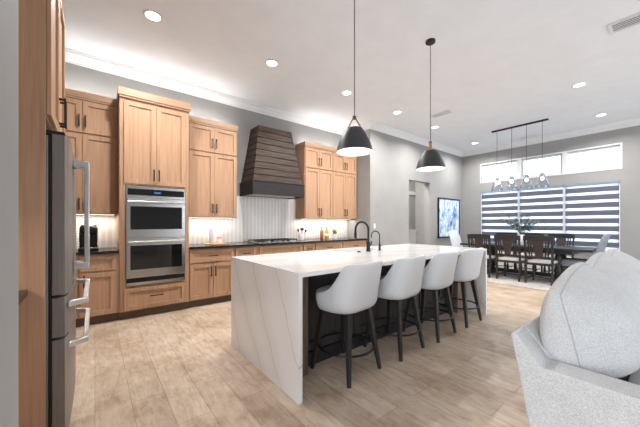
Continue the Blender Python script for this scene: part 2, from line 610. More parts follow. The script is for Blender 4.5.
struct('baseboard_dining', G().box((RX, BY - 0.016, 0), (D0 - 0.0, BY, 0.14)).box((D1, BY - 0.016, 0), (WX, BY, 0.14)), M['white'])
struct('baseboard_window', G().box((WX - 0.016, -4.4, 0), (WX, BY - 0.016, 0.14)), M['white'])
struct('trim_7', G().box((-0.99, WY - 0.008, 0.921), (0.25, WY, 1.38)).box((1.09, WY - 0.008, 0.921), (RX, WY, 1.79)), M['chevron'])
struct('trim_8', G().box((WX - 0.035, Y0 - 0.03, 0.572), (WX + 0.02, Y1 + 0.03, 0.60)), M['white'])   # sill board
struct('ground', G().box((WX + 0.15, -8, -0.15), (22, 12, -0.05)), M['patio'])


def window(n, y0, y1, z0, z1, fr):
    x = WX + 0.05
    f = G()
    f.box((x, y0, z0), (x + 0.06, y0 + fr, z1)).box((x, y1 - fr, z0), (x + 0.06, y1, z1))
    f.box((x, y0 + fr, z0), (x + 0.06, y1 - fr, z0 + fr)).box((x, y0 + fr, z1 - fr), (x + 0.06, y1 - fr, z1))
    o = struct('window_%d' % n, f, M['white'])
    p = G().box((x + 0.027, y0 + fr, z0 + fr), (x + 0.033, y1 - fr, z1 - fr)).build('pane', M['glass'], o, smooth=False)
    return o


ws = [(0.80, 1.745), (1.835, 2.745), (2.835, 3.80)]
for i, (a, b) in enumerate(ws):
    window(i + 1, a, b, 2.57, 3.10, 0.045)
for i, (a, b) in enumerate([(0.80, 1.79), (1.79, 2.79), (2.79, 3.80)]):
    window(i + 4, a, b, 0.60, 2.28, 0.045)
struct('trim_9', G().box((WX - 0.012, 1.745, 2.57), (WX + 0.12, 1.835, 3.10)).box((WX - 0.012, 2.745, 2.57), (WX + 0.12, 2.835, 3.10)), M['white'])
# flat casing around the clerestory and the lower window
g = G()
for (z0, z1) in ((2.57, 3.10),):
    g.box((WX - 0.012, Y0 - 0.035, z0 - 0.035), (WX, Y1 + 0.035, z0)).box((WX - 0.012, Y0 - 0.035, z1), (WX, Y1 + 0.035, z1 + 0.035))
    g.box((WX - 0.012, Y0 - 0.035, z0), (WX, Y0, z1)).box((WX - 0.012, Y1, z0), (WX, Y1 + 0.035, z1))
struct('trim_10', g, M['white'])

# ------------------------------------------------------------------ zebra blinds
for (a, b, lab) in ((2.805, 3.80, 'zebra roller blind nearest the corner, left of the three'),
                    (1.805, 2.785, 'zebra roller blind in the middle of the three behind the plant'),
                    (0.80, 1.785, 'zebra roller blind on the right, beside the grey head chair')):
    t = thing('zebra_blind', lab, 'blind', (WX, (a + b) / 2, 0.62), 'zebra blinds on the dining window')
    G().box((WX - 0.05, a, 2.21), (WX + 0.03, b, 2.28)).build('cassette', M['grey_fabric'], t, 0.008)
    op, sh = G(), G()
    z = 2.225
    while z > 0.66:
        z2 = max(z - 0.068, 0.65)
        sh.box((WX - 0.014, a + 0.012, z2), (WX - 0.011, b - 0.012, z))
        z3 = max(z2 - 0.122, 0.65)
        if z3 < z2:
            op.box((WX - 0.015, a + 0.012, z3), (WX - 0.010, b - 0.012, z2))
        z = z3
    op.build('opaque_bands', M['opaque'], t, smooth=False)
    sh.build('sheer_bands', M['sheer'], t, smooth=False)
    G().box((WX - 0.022, a + 0.005, 0.625), (WX - 0.004, b - 0.005, 0.652)).build('bottom_rail', M['blind_rail'], t, 0.004)
    for q in (a, b - 0.012):
        G().box((WX - 0.03, q, 0.62), (WX - 0.002, q + 0.012, 2.21)).build('side_channel', M['blind_rail'], t, smooth=False)

# ------------------------------------------------------------------ cabinets


class Face:
    """u along the run, v up, w out of the front"""
    def __init__(self, axis, at):
        self.axis, self.at = axis, at

    def P(self, u, v, w):
        return (u, self.at - w, v) if self.axis == '-y' else (self.at + w, u, v)

    def box(self, g, u0, u1, v0, v1, w0, w1):
        return g.box(self.P(u0, v0, w0), self.P(u1, v1, w1))


def shaker(F, u0, u1, v0, v1, name, parent, m=None, t=0.02, rail=0.06, w=0.0):
    g = G()
    r = min(rail, (v1 - v0) * 0.3)
    F.box(g, u0, u0 + rail, v0, v1, w, w + t)
    F.box(g, u1 - rail, u1, v0, v1, w, w + t)
    F.box(g, u0 + rail, u1 - rail, v0, v0 + r, w, w + t)
    F.box(g, u0 + rail, u1 - rail, v1 - r, v1, w, w + t)
    F.box(g, u0 + rail, u1 - rail, v0 + r, v1 - r, w, w + t - 0.015)
    return g.build(name, m or M['wood'], parent, 0.0015, smooth=False)


def pull(F, u, v, parent, length=0.155, vertical=True, w=0.02, m=None):
    g = G()
    h = length / 2
    s = 0.0068
    if vertical:
        F.box(g, u - s, u + s, v - h, v + h, w + 0.026, w + 0.036)
        for q in (-h + 0.012, h - 0.012):
            F.box(g, u - s, u + s, v + q - s, v + q + s, w, w + 0.027)
    else:
        F.box(g, u - h, u + h, v - s, v + s, w + 0.026, w + 0.036)
        for q in (-h + 0.012, h - 0.012):
            F.box(g, u + q - s, u + q + s, v - s, v + s, w, w + 0.027)
    return g.build('handle', m or M['black'], parent, 0.0015, smooth=False)


def cab(label, F, u0, u1, depth, v0, v1, doors=(), drawers=(), toe=0, crown_h=0, group=None, name='wall_cabinet', cat='cabinet', cl=1, cr=1):
    c = F.P((u0 + u1) / 2, v0 - toe, -depth / 2)
    t = thing(name, label, cat, c, group)
    g = G()
    F.box(g, u0, u1, v0, v1, -depth, 0)
    g.build('carcass', M['wood'], t, 0.001, smooth=False)
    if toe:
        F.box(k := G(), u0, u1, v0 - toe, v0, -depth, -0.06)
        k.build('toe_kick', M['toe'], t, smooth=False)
    if crown_h:
        k = G()
        F.box(k, u0 - 0.004 * cl, u1 + 0.004 * cr, v1 - 0.012, v1 + 0.012, -depth, 0.026)
        F.box(k, u0 - 0.014 * cl, u1 + 0.014 * cr, v1 + 0.012, v1 + crown_h, -depth, 0.036)
        k.build('crown_moulding', M['wood_shelf'], t, 0.003, smooth=False)
    for (a, b, z0, z1, hu, hv) in doors:
        d = shaker(F, a, b, z0, z1, 'door', t)
        if hu is not None:
            pull(F, hu, hv, d)
    for (a, b, z0, z1, hl) in drawers:
        d = shaker(F, a, b, z0, z1, 'drawer', t, rail=0.05)
        if hl:
            pull(F, (a + b) / 2, (z0 + z1) / 2, d, hl, False)
    return t


GP = 0.0045


def pair(u0, u1, z0, z1, hv):
    m = (u0 + u1) / 2
    return [(u0 + GP, m - GP * 0.6, z0, z1, m - 0.032, hv), (m + GP * 0.6, u1 - GP, z0, z1, m + 0.032, hv)]


FB = Face('-y', 4.52)     # base cabinet fronts
FU = Face('-y', 4.82)     # wall cabinet fronts
FT = Face('-y', 4.50)     # oven tower front
UD, BD = 0.325, 0.625
ug = 'oak wall cabinets along the kitchen wall'
bgp = 'oak base cabinets along the kitchen wall'

cab('oak wall cabinet in the corner between refrigerator and oven tower', FU, -0.50, 0.248, UD, 1.40, 2.89,
    pair(-0.50, 0.244, 2.455, 2.87, 2.60) + pair(-0.50, 0.244, 1.41, 2.435, 1.52), crown_h=0.09, group=ug, cr=0)
cab('oak wall cabinet between the oven tower and the range hood', FU, 1.092, 1.955, UD, 1.375, 2.89,
    [(1.17, 1.56, 2.455, 2.87, 1.53, 2.60), (1.563, 1.952, 2.455, 2.87, 1.593, 2.60),
     (1.17, 1.56, 1.385, 2.435, 1.53, 1.52), (1.563, 1.952, 1.385, 2.435, 1.593, 1.52)], crown_h=0.09, group=ug, cl=0)
cab('oak wall cabinet beside the hood, above the utensil crock', FU, 3.42, 4.19, UD, 1.375, 2.89,
    pair(3.43, 4.188, 2.455, 2.87, 2.60) + pair(3.43, 4.188, 1.385, 2.435, 1.52), crown_h=0.09, group=ug, cr=0)
cab('oak wall cabinet furthest right, above the potted plant', FU, 4.192, 4.962, UD, 1.375, 2.89,
    pair(4.194, 4.952, 2.455, 2.87, 2.60) + pair(4.194, 4.952, 1.385, 2.435, 1.52), crown_h=0.09, group=ug, cl=0)

# oven tower
c = thing('oven_tower_cabinet', 'tall oak cabinet housing the double wall oven', 'cabinet', (0.67, 4.82, 0))
g = G()
FT.box(g, 0.25, 0.27, 0.11, 2.92, -0.645, 0)
FT.box(g, 1.07, 1.09, 0.11, 2.92, -0.645, 0)
FT.box(g, 0.27, 1.07, 1.775, 2.92, -0.645, 0)
FT.box(g, 0.27, 1.07, 0.11, 0.44, -0.645, 0)
FT.box(g, 0.27, 0.317, 0.44, 1.775, -0.645, 0)
FT.box(g, 1.037, 1.07, 0.44, 1.775, -0.645, 0)
FT.box(g, 0.317, 1.037, 0.44, 1.775, -0.645, -0.60)
g.build('carcass', M['wood'], c, smooth=False)
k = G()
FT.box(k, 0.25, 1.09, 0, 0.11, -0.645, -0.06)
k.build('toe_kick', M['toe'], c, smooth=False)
k = G()
FT.box(k, 0.246, 1.094, 2.92, 2.945, -0.645, 0.026)
FT.box(k, 0.232, 1.108, 2.945, 3.04, -0.28, 0.04)
FT.box(k, 0.25, 1.09, 2.945, 3.04, -0.645, -0.28)
k.build('crown_moulding', M['wood_shelf'], c, 0.003, smooth=False)
for (a, b, hu) in ((0.295, 0.665, 0.635), (0.669, 1.045, 0.699)):
    d = shaker(FT, a, b, 1.80, 2.89, 'door', c)
    pull(FT, hu, 1.93, d)
d = shaker(FT, 0.295, 1.045, 0.125, 0.415, 'drawer', c, rail=0.055)
pull(FT, 0.67, 0.285, d, 0.16, False)

# double oven
t = thing('double_wall_oven', 'stainless double wall oven built into the oak tower', 'oven', (0.677, 4.5, 0.445))
F = FT
g = G()
F.box(g, 0.325, 1.029, 0.45, 1.765, -0.55, 0.004)
g.build('housing', M['steel'], t, smooth=False)
g = G()
F.box(g, 0.319, 1.035, 1.615, 1.768, 0.004, 0.02)
p = g.build('control_panel', M['steel'], t, 0.003, smooth=False)
g = G()
F.box(g, 0.335, 1.02, 1.65, 1.735, 0.02, 0.023)
p2 = g.build('glass_fascia', M['oven_glass'], p, smooth=False)
g = G()
F.box(g, 0.64, 0.72, 1.68, 1.705, 0.023, 0.0245)
g.build('display', M['display'], p, smooth=False)
for (z0, z1, w0, w1, hz) in ((1.085, 1.61, 1.19, 1.50, 1.56), (0.545, 1.075, 0.655, 0.975, 1.025)):
    g = G()
    F.box(g, 0.319, 1.035, z0, z1, 0.004, 0.035)
    d = g.build('door', M['steel'], t, 0.004, smooth=False)
    g = G()
    F.box(g, 0.365, 0.99, w0, w1, 0.035, 0.038)
    g.build('window', M['oven_glass'], d, smooth=False)
    g = G()
    g.tube([F.P(0.335, hz, 0.085), F.P(1.02, hz, 0.085)], 0.013, 12)
    for u in (0.37, 0.985):
        g.tube([F.P(u, hz, 0.034), F.P(u, hz, 0.085)], 0.010, 10)
    g.build('handle', M['chrome'], d)
g = G()
F.box(g, 0.319, 1.035, 0.445, 0.485, 0.004, 0.03)
g.build('vent_trim', M['steel'], t, 0.003, smooth=False)
g = G()
F.box(g, 0.325, 1.029, 0.485, 0.545, 0.004, 0.010)
g.build('vent_slot', M['rubber'], t, smooth=False)

# base cabinets
BV0, BV1 = 0.11, 0.885


def base(label, u0, u1, doors, drawers):
    return cab(label, FB, u0, u1, BD, BV0, BV1, doors, drawers, toe=0.11, group=bgp, name='base_cabinet')


base('oak base cabinet under the coffee maker, beside the oven tower', -0.16, 0.248, [(-0.145, 0.215, 0.12, 0.655, -0.105, 0.56)], [(-0.145, 0.215, 0.675, 0.865, 0)])
base('oak base cabinet hidden in the corner behind the refrigerator', -0.99, -0.163, [(-0.56, -0.165, 0.12, 0.655, None, None)], [(-0.56, -0.165, 0.675, 0.865, 0)])
base('oak base cabinet with two doors right of the oven tower', 1.092, 1.79, pair(1.105, 1.788, 0.12, 0.655, 0.53), [(1.108, 1.785, 0.675, 0.865, 0.14)])
base('narrow oak drawer base left of the cooktop cabinet', 1.792, 2.20, [], [(1.81, 2.175, 0.12, 0.385, 0.14), (1.81, 2.175, 0.40, 0.655, 0.14), (1.81, 2.175, 0.675, 0.865, 0.14)])
base('wide oak base cabinet directly beneath the cooktop', 2.202, 3.15, pair(2.245, 3.145, 0.12, 0.655, 0.56), [(2.245, 3.135, 0.675, 0.865, 0)])
base('slim oak pull-out base right of the cooktop', 3.152, 3.465, [(3.18, 3.445, 0.12, 0.655, 3.22, 0.56)], [(3.18, 3.445, 0.675, 0.865, 0.10)])
base('oak base cabinet below the amber bottles', 3.467, 4.215, pair(3.475, 4.21, 0.12, 0.655, 0.56), [(3.48, 4.195, 0.675, 0.865, 0.14)])
base('oak base cabinet at the far right end of the run', 4.217, 4.975, pair(4.22, 4.97, 0.12, 0.655, 0.56), [(4.23, 4.965, 0.675, 0.865, 0.14)])

tag(G().box((-0.99, 4.475, 0.886), (0.247, 5.14, 0.92)).build('countertop', M['granite'], None, 0.003, smooth=False),
    'dark stone countertop under the coffee maker left of the ovens', 'countertop', 'dark stone countertops')
tag(G().box((1.093, 4.475, 0.886), (4.977, 5.14, 0.92)).build('countertop', M['granite'], None, 0.003, smooth=False),
    'long dark stone countertop carrying the cooktop', 'countertop', 'dark stone countertops')


# led strips under and above the wall cabinets
def led(name, lab, x0, x1, z, up, watts, y=4.98, col=(1.0, 0.93, 0.84), grp=None):
    t = thing(name, lab, 'light', ((x0 + x1) / 2, y, z), grp)
    if up:
        G().box((x0, y - 0.012, z), (x1, y + 0.012, z + 0.008)).build('channel', M['white'], t, smooth=False)
        G().box((x0 + 0.005, y - 0.008, z + 0.008), (x1 - 0.005, y + 0.008, z + 0.011)).build('diffuser', M['led'], t, smooth=False)
        area_light(name + '_lamp', (0, 0, 0.016), (pi, 0, 0), x1 - x0, 0.02, watts * 0.28, (1.0, 0.96, 0.91), t)
    else:
        G().box((x0, y - 0.012, z - 0.008), (x1, y + 0.012, z)).build('channel', M['white'], t, smooth=False)
        G().box((x0 + 0.005, y - 0.008, z - 0.011), (x1 - 0.005, y + 0.008, z - 0.008)).build('diffuser', M['led'], t, smooth=False)
        area_light(name + '_lamp', (0, 0, -0.016), (0, 0, 0), x1 - x0, 0.02, watts, col, t)


led('under_cabinet_light', 'lit strip under the corner wall cabinet over the coffee maker', -0.45, 0.22, 1.40, False, 3.5, grp='strips under the cabinets')
led('under_cabinet_light', 'lit strip under the wall cabinet over the paper towel roll', 1.15, 1.93, 1.375, False, 4.2, grp='strips under the cabinets')
led('under_cabinet_light', 'lit strip under the wall cabinet over the utensil crock', 3.45, 4.17, 1.375, False, 4.2, grp='strips under the cabinets')
led('under_cabinet_light', 'lit strip under the wall cabinet over the potted plant', 4.21, 4.93, 1.375, False, 4.2, grp='strips under the cabinets')
led('under_cabinet_light', 'lit strip over the side counter left of the refrigerator panel', -0.97, -0.70, 1.375, False, 5, y=1.75, grp='strips under the cabinets')
led('cove_light', 'cove strip hidden on top of the corner wall cabinet', -0.45, 0.20, 2.98, True, 12, 5.0, grp='cove strips above the cabinets')
led('cove_light', 'cove strip hidden on top of the oven tower', 0.28, 1.06, 3.04, True, 12, 5.0, grp='cove strips above the cabinets')
led('cove_light', 'cove strip hidden on top of the cabinet left of the hood', 1.12, 1.92, 2.98, True, 12, 5.0, grp='cove strips above the cabinets')
led('cove_light', 'cove strip hidden on top of the cabinets right of the hood', 3.45, 4.93, 2.98, True, 20, 5.0, grp='cove strips above the cabinets')

# ------------------------------------------------------------------ range hood
t = thing('range_hood', 'tapered dark plank range hood over the cooktop', 'range hood', (2.70, 4.87, 1.785))
HB = dict(x0=2.17, x1=3.222, y0=4.60, z=2.03)
HT = dict(x0=2.37, x1=3.08, y0=4.80, z=3.10)


def hsec(k, inset=0.0):
    a = lambda n: HB[n] + (HT[n] - HB[n]) * k
    return [(a('x0') + inset, a('y0') + inset, a('z')), (a('x1') - inset, a('y0') + inset, a('z')), (a('x1') - inset, 5.145, a('z')), (a('x0') + inset, 5.145, a('z'))]


g = G()
nb = 9
g.loft([hsec(0, 0.022), hsec(1, 0.022)])
for i in range(nb):
    g.loft([hsec(i / nb + 0.006), hsec((i + 1) / nb - 0.007)])
g.build('planked_chimney', M['hoodwood'], t, smooth=False)
g = G()
g.box((2.15, 4.575, 1.785), (3.242, 4.597, 2.028)).box((2.15, 4.597, 1.785), (2.172, 5.145, 2.028)).box((3.22, 4.597, 1.785), (3.242, 5.145, 2.028))
g.box((2.172, 4.597, 2.0), (3.22, 5.145, 2.028))
g.box((2.142, 4.567, 2.02), (3.25, 4.60, 2.036)).box((2.142, 4.60, 2.02), (2.16, 5.145, 2.036)).box((3.232, 4.60, 2.02), (3.25, 5.145, 2.036))
g.build('band', M['hoodband'], t, 0.003, smooth=False)
g = G().box((2.174, 4.60, 1.80), (3.218, 5.14, 1.82))
g.build('filter_panel', M['steel'], t, smooth=False)

# ------------------------------------------------------------------ cooktop
t = thing('gas_cooktop', 'stainless gas cooktop with black grates on the dark countertop', 'cooktop', (2.69, 4.80, 0.921))
G().box((2.24, 4.53, 0.9215), (3.14, 5.06, 0.932)).build('tray', M['steel'], t, 0.003, smooth=False)
for i in range(3):
    x0 = 2.265 + i * 0.285
    g = G()
    for (a, b) in (((x0, 4.62), (x0 + 0.27, 4.632)), ((x0, 5.01), (x0 + 0.27, 5.022)), ((x0, 4.62), (x0 + 0.012, 5.022)), ((x0 + 0.258, 4.62), (x0 + 0.27, 5.022)),
                   ((x0 + 0.129, 4.62), (x0 + 0.141, 5.022)), ((x0, 4.81), (x0 + 0.27, 4.822))):
        g.box((*a, 0.955), (*b, 0.968))
    for px_ in (x0, x0 + 0.258):
        for py_ in (4.62, 5.01):
            g.box((px_, py_, 0.932), (px_ + 0.012, py_ + 0.012, 0.956))
    g.build('grate', M['black'], t, smooth=False)
for (x, y) in ((2.40, 4.72), (2.40, 4.92), (2.69, 4.82), (2.97, 4.72), (2.97, 4.92)):
    G().lathe([(0.001, 0.948), (0.045, 0.948), (0.05, 0.932)], (x, y, 0), 18).build('burner', M['black'], t)
for i in range(5):
    G().lathe([(0.001, 0.957), (0.014, 0.957), (0.017, 0.932)], (2.47 + 0.11 * i, 4.575, 0), 14).build('knob', M['steel'], t)

# ------------------------------------------------------------------ refrigerator and its surround
FX = Face('+x', -0.21)
t = thing('refrigerator', 'stainless french door refrigerator in the oak surround', 'refrigerator', (-0.55, 2.635, 0))
G().box((-0.94, 2.185, 0.05), (-0.205, 3.085, 1.765)).build('body', M['steel_side'], t, 0.004, smooth=False)
G().box((-0.90, 2.20, 0.0), (-0.24, 3.07, 0.05)).build('plinth', M['rubber'], t, smooth=False)
G().box((-0.204, 2.186, 0.06), (-0.191, 3.084, 1.765)).build('gasket', M['rubber'], t, smooth=False)
for y in (2.205, 3.0):
    G().box((-0.25, y, 1.765), (-0.135, y + 0.06, 1.80)).build('hinge_cover', M['rubber'], t, 0.006, smooth=False)


def fdoor(y0, y1, z0, z1, name):
    # gently bowed front, dark stainless sides
    n = 10
    poly = [(-0.190, y0)]
    for i in range(n + 1):
        s = i / n
        edge = min(1, min(s, 1 - s) * 12)
        poly.append((-0.122 + 0.006 * sin(pi * s) - 0.012 * (1 - edge) ** 2, y0 + (y1 - y0) * s))
    poly.append((-0.190, y1))
    return G().prism(poly, 'z', z0, z1).build(name, M['steel_side'], t, 0.003, ang=25)


for (y0, y1, hy) in ((2.183, 2.632, 2.585), (2.638, 3.087, 2.685)):
    d = fdoor(y0, y1, 0.862, 1.775, 'door')
    g = G()
    g.box((-0.058, hy - 0.017, 0.955), (-0.030, hy + 0.017, 1.70))
    for z in (0.955, 1.66):
        g.box((-0.118, hy - 0.018, z), (-0.032, hy + 0.018, z + 0.045))
    g.build('handle', M['chrome'], d, 0.005)
for (z0, z1, hz) in ((0.622, 0.848, 0.80), (0.06, 0.608, 0.56)):
    d = fdoor(2.183, 3.087, z0, z1, 'drawer')
    g = G()
    g.prism([(-0.118, 2.20), (-0.03, 2.26), (-0.03, 3.01), (-0.118, 3.07), (-0.118, 3.03), (-0.058, 2.99), (-0.058, 2.28), (-0.118, 2.24)], 'z', hz - 0.016, hz + 0.016)
    g.build('handle', M['chrome'], d, 0.004, smooth=False)

t = thing('refrigerator_surround', 'oak side panel and overhead cabinet framing the refrigerator', 'cabinet', (-0.6, 2.63, 0))
G().box((-0.995, 2.14, 0.0), (-0.212, 2.165, 2.98)).build('side_panel', M['wood'], t, 0.001, smooth=False)
G().box((-0.995, 3.105, 0.0), (-0.212, 3.13, 2.98)).build('side_panel', M['wood'], t, 0.001, smooth=False)
G().box((-0.995, 2.165, 1.86), (-0.212, 3.105, 2.98)).build('carcass', M['wood'], t, smooth=False)
for (a, b, hu) in ((2.168, 2.633, 2.60), (2.637, 3.102, 2.67)):
    d = shaker(FX, a, b, 1.875, 2.90, 'door', t)
    pull(FX, hu, 2.03, d, 0.19)

# side counter between the near wall and the refrigerator
cab('oak base cabinet beside the near grey wall end', Face('+x', -0.36), 1.16, 2.137, 0.63, 0.11, 0.885,
    [(1.165, 1.65, 0.12, 0.655, 1.62, 0.56), (1.654, 2.13, 0.12, 0.655, 1.69, 0.56)], [(1.165, 1.65, 0.675, 0.865, 0.14), (1.654, 2.13, 0.675, 0.865, 0.14)], toe=0.11, name='base_cabinet')
cab('oak wall cabinet over the side counter left of the refrigerator panel', Face('+x', -0.66), 1.16, 2.137, 0.32, 1.375, 2.89,
    [(1.165, 1.65, 1.385, 2.87, 1.62, 1.52), (1.654, 2.13, 1.385, 2.87, 1.69, 1.52)])
tag(G().box((-0.99, 1.155, 0.886), (-0.278, 2.138, 0.92)).build('countertop', M['granite'], None, 0.003, smooth=False),
    'dark stone countertop end glimpsed left of the refrigerator panel', 'countertop', 'dark stone countertops')

# ------------------------------------------------------------------ island
IX0, IX1, IY0, IY1, IZ = 1.118, 4.29, 1.645, 2.90, 0.92
ST = 0.032
t = thing('island_worktop', 'white veined quartz waterfall worktop on the island', 'worktop', (2.71, 2.27, 0))
g = G()
SX0, SX1, SY0, SY1 = 2.35, 3.10, 2.47, 2.82
g.box((IX0, IY0, IZ - ST), (SX0, IY1, IZ)).box((SX1, IY0, IZ - ST), (IX1, IY1, IZ))
g.box((SX0, IY0, IZ - ST), (SX1, SY0, IZ)).box((SX0, SY1, IZ - ST), (SX1, IY1, IZ))
g.build('slab', M['quartz'], t, smooth=False)
G().box((IX0, IY0, 0), (IX0 + ST, IY1, IZ - ST)).build('waterfall_end', M['quartz'], t, smooth=False)
G().box((IX1 - ST, IY0, 0), (IX1, IY1, IZ - ST)).build('waterfall_end', M['quartz'], t, smooth=False)

t = thing('kitchen_sink', 'white undermount sink in the island worktop', 'sink', (2.72, 2.645, 0.65))
g = G()
g.box((SX0 - 0.012, SY0 - 0.012, 0.66), (SX1 + 0.012, SY1 + 0.012, 0.672))
g.box((SX0 - 0.012, SY0 - 0.012, 0.672), (SX0, SY1 + 0.012, IZ - ST - 0.001)).box((SX1, SY0 - 0.012, 0.672), (SX1 + 0.012, SY1 + 0.012, IZ - ST - 0.001))
g.box((SX0, SY0 - 0.012, 0.672), (SX1, SY0, IZ - ST - 0.001)).box((SX0, SY1, 0.672), (SX1, SY1 + 0.012, IZ - ST - 0.001))
g.build('basin', M['ceramic'], t, smooth=False)
G().lathe([(0.001, 0.676), (0.03, 0.676), (0.04, 0.673)], (2.72, 2.65, 0), 16).build('drain', M['steel'], t)

t = thing('island_cabinet', 'charcoal wood island cabinet behind the bar stools', 'cabinet', (2.71, 2.4, 0))
BX0, BX1 = IX0 + ST + 0.002, IX1 - ST - 0.002
g = G()
g.box((BX0, 2.06, 0.0), (BX1, 2.08, IZ - ST - 0.002)).box((BX0, 2.84, 0.1), (BX1, 2.86, IZ - ST - 0.002))
g.box((BX0, 2.08, 0.0), (BX0 + 0.02, 2.84, IZ - ST - 0.002)).box((BX1 - 0.02, 2.08, 0.0), (BX1, 2.84, IZ - ST - 0.002))
g.box((BX0 + 0.02, 2.08, 0.09), (BX1 - 0.02, 2.84, 0.11))
g.build('carcass', M['islandpanel'], t, smooth=False)
FI = Face('-y', 2.06)
n = 4
w = (3.99 - 1.42) / n
for i in range(n):
    shaker(FI, 1.42 + i * w + 0.004, 1.42 + (i + 1) * w - 0.004, 0.13, 0.87, 'panel', t, M['islandpanel'], 0.018, 0.075)
G().box((1.42, 2.03, 0), (3.99, 2.059, 0.12)).build('baseboard', M['darkwood'], t, 0.004, smooth=False)
for (a, b) in ((BX0, 1.40), (4.02, BX1)):
    g = G()
    g.box((a, 1.92, 0.0), (b, 2.058, IZ - ST - 0.004))
    g.build('pilaster', M['pilaster'], t, 0.003, smooth=False)
Fk = Face('+y', 2.86)
g = G()
for i in range(5):
    a = BX0 + 0.01 + i * (BX1 - BX0 - 0.02) / 5
    g = G().box((a + 0.003, 2.861, 0.12), (a + (BX1 - BX0 - 0.02) / 5 - 0.003, 2.88, 0.87))
    g.build('door', M['islandpanel'], t, 0.002, smooth=False)

# faucets


def faucet(name, lab, x, y, h, reach, r, r2, lever, rot, grp):
    t = thing(name, lab, 'faucet', (0, 0, 0), grp)
    R = reach / 2
    ps = [(0, 0, 0.02), (0, 0, h * 0.5), (0, 0, h - R)]
    for i in range(1, 13):
        a = pi * i / 12
        ps.append((0, R - R * cos(a), h - R + R * sin(a)))
    ps.append((0, reach, h - R - 0.03))
    G().tube(ps, r, 12).build('spout', M['black'], t)
    G().lathe([(0.001, 0.0), (r2 * 1.25, 0.0), (r2 * 1.25, 0.008), (r2, 0.012), (r2, h * 0.33), (r, h * 0.36)], (0, 0, 0.0), 18).build('base', M['black'], t)
    G().tube([(r2 * 0.5, 0, h * 0.2), (r2 + 0.03, 0, h * 0.2), (r2 + 0.05, -0.002, h * 0.2 + lever)], [r * 0.8, r * 0.7, r * 0.45], 8).build('lever', M['black'], t)
    if r > 0.01:
        G().lathe([(0.001, 0), (r * 1.25, 0), (r * 1.3, 0.07), (r, 0.085)], (0, reach, h - R - 0.115), 14).build('spray_head', M['black'], t)
    t.location = (x, y, IZ + 0.0005)
    t.rotation_euler = (0, 0, rot)
    return t


faucet('kitchen_faucet', 'tall black gooseneck faucet, larger of the two on the island', 2.69, 2.405, 0.37, 0.20, 0.0135, 0.024, 0.05, radians(8), 'black faucets on the island')
faucet('kitchen_faucet', 'small slim black filter faucet, right of the larger one', 2.90, 2.40, 0.25, 0.12, 0.007, 0.014, 0.01, radians(12), 'black faucets on the island')
tag(G().lathe([(0.001, 0.935), (0.02, 0.935), (0.024, 0.9205)], (2.52, 2.405, 0), 16).build('sink_button', M['black']), 'small black round button on the worktop left of the large faucet', 'button')

# ------------------------------------------------------------------ bar stools


def stool():
    t = thing('bar_stool', 'x', 'bar stool', (0, 0, 0), 'bar stools along the island')
    # shell
    n, mrow = 40, 12
    rows = []

    def sup(a, hw, hd, e=3.8):
        c, s = sin(a), -cos(a)
        k = (abs(c / hw) ** e + abs(s / hd) ** e) ** (-1 / e)
        return c * k, s * k
    for j in range(mrow + 1):
        v = j / mrow
        row = []
        for i in range(n + 1):
            a = radians(-112 + 224 * i / n)
            d = abs(math.degrees(a))
            kp = [(0, 0.962), (50, 0.957), (56, 0.945), (66, 0.83), (76, 0.755), (90, 0.715), (113, 0.69)]
            for (d0_, z0_), (d1_, z1_) in zip(kp, kp[1:]):
                if d0_ <= d <= d1_:
                    top = z0_ + (z1_ - z0_) * (d - d0_) / (d1_ - d0_)
            z = 0.548 + (top - 0.548) * v
            q = min(1, (z - 0.548) / 0.10)
            sc = 0.80 + 0.20 * sqrt(max(0, 1 - (1 - q) ** 2))
            up = max(0, (z - 0.66) / 0.30)
            x, y = sup(a, 0.245 - 0.012 * up, 0.225)
            row.append((x * sc, y * sc - 0.075 * up * max(0, cos(a)) + 0.015, z))
        rows.append(row)
    G().loft(rows, caps=False, closed=False).build('backrest', M['stool_fabric'], t, solid=0.034, sub=1, ang=180)
    # seat
    rings = []
    for (z, k) in ((0.556, 0.80), (0.575, 0.90), (0.61, 0.95), (0.655, 0.955), (0.685, 0.93), (0.70, 0.84), (0.706, 0.5), (0.708, 0.05)):
        ring = []
        for i in range(36):
            a = 2 * pi * i / 36
            x, y = sup(a, 0.235, 0.235)
            ring.append((x * k, y * k + 0.004 * (1 if y > 0 else 0) * k, z))
        rings.append(ring)
    G().loft(rings).build('seat', M['stool_fabric'], t, ang=60)
    G().lathe([(0.001, 0.523), (0.16, 0.523), (0.165, 0.53), (0.165, 0.548), (0.15, 0.556), (0.001, 0.556)], n=28).build('swivel_plate', M['black'], t)
    for sx in (-1, 1):
        for sy in (-1, 1):
            G().tube([(sx * 0.135, sy * 0.135, 0.535), (sx * 0.21, sy * 0.21, 0.0)], 0.025, 4, 0.013).build('leg', M['stoolwood'], t, 0.003, smooth=False)
    G().ring((0, 0, 0.215), 0.243, 0.0095).build('foot_ring', M['black'], t)
    return t


slab = ['pale bar stool at the near left end of the island', 'pale bar stool second from the near end of the island',
        'pale bar stool third from the near end of the island', 'pale bar stool at the far end of the island by the dining table']
s0 = stool()
for i, (x, y, r) in enumerate(((1.722, 1.80, 6), (2.40, 1.80, 4), (3.06, 1.795, 3), (3.745, 1.795, 1))):
    if i == 0:
        s0.location = (x, y, 0)
        s0.rotation_euler = (0, 0, radians(r))
        s0['label'] = slab[0]
    else:
        dup(s0, (x, y, 0), radians(r), slab[i])

# ------------------------------------------------------------------ pendants over the island


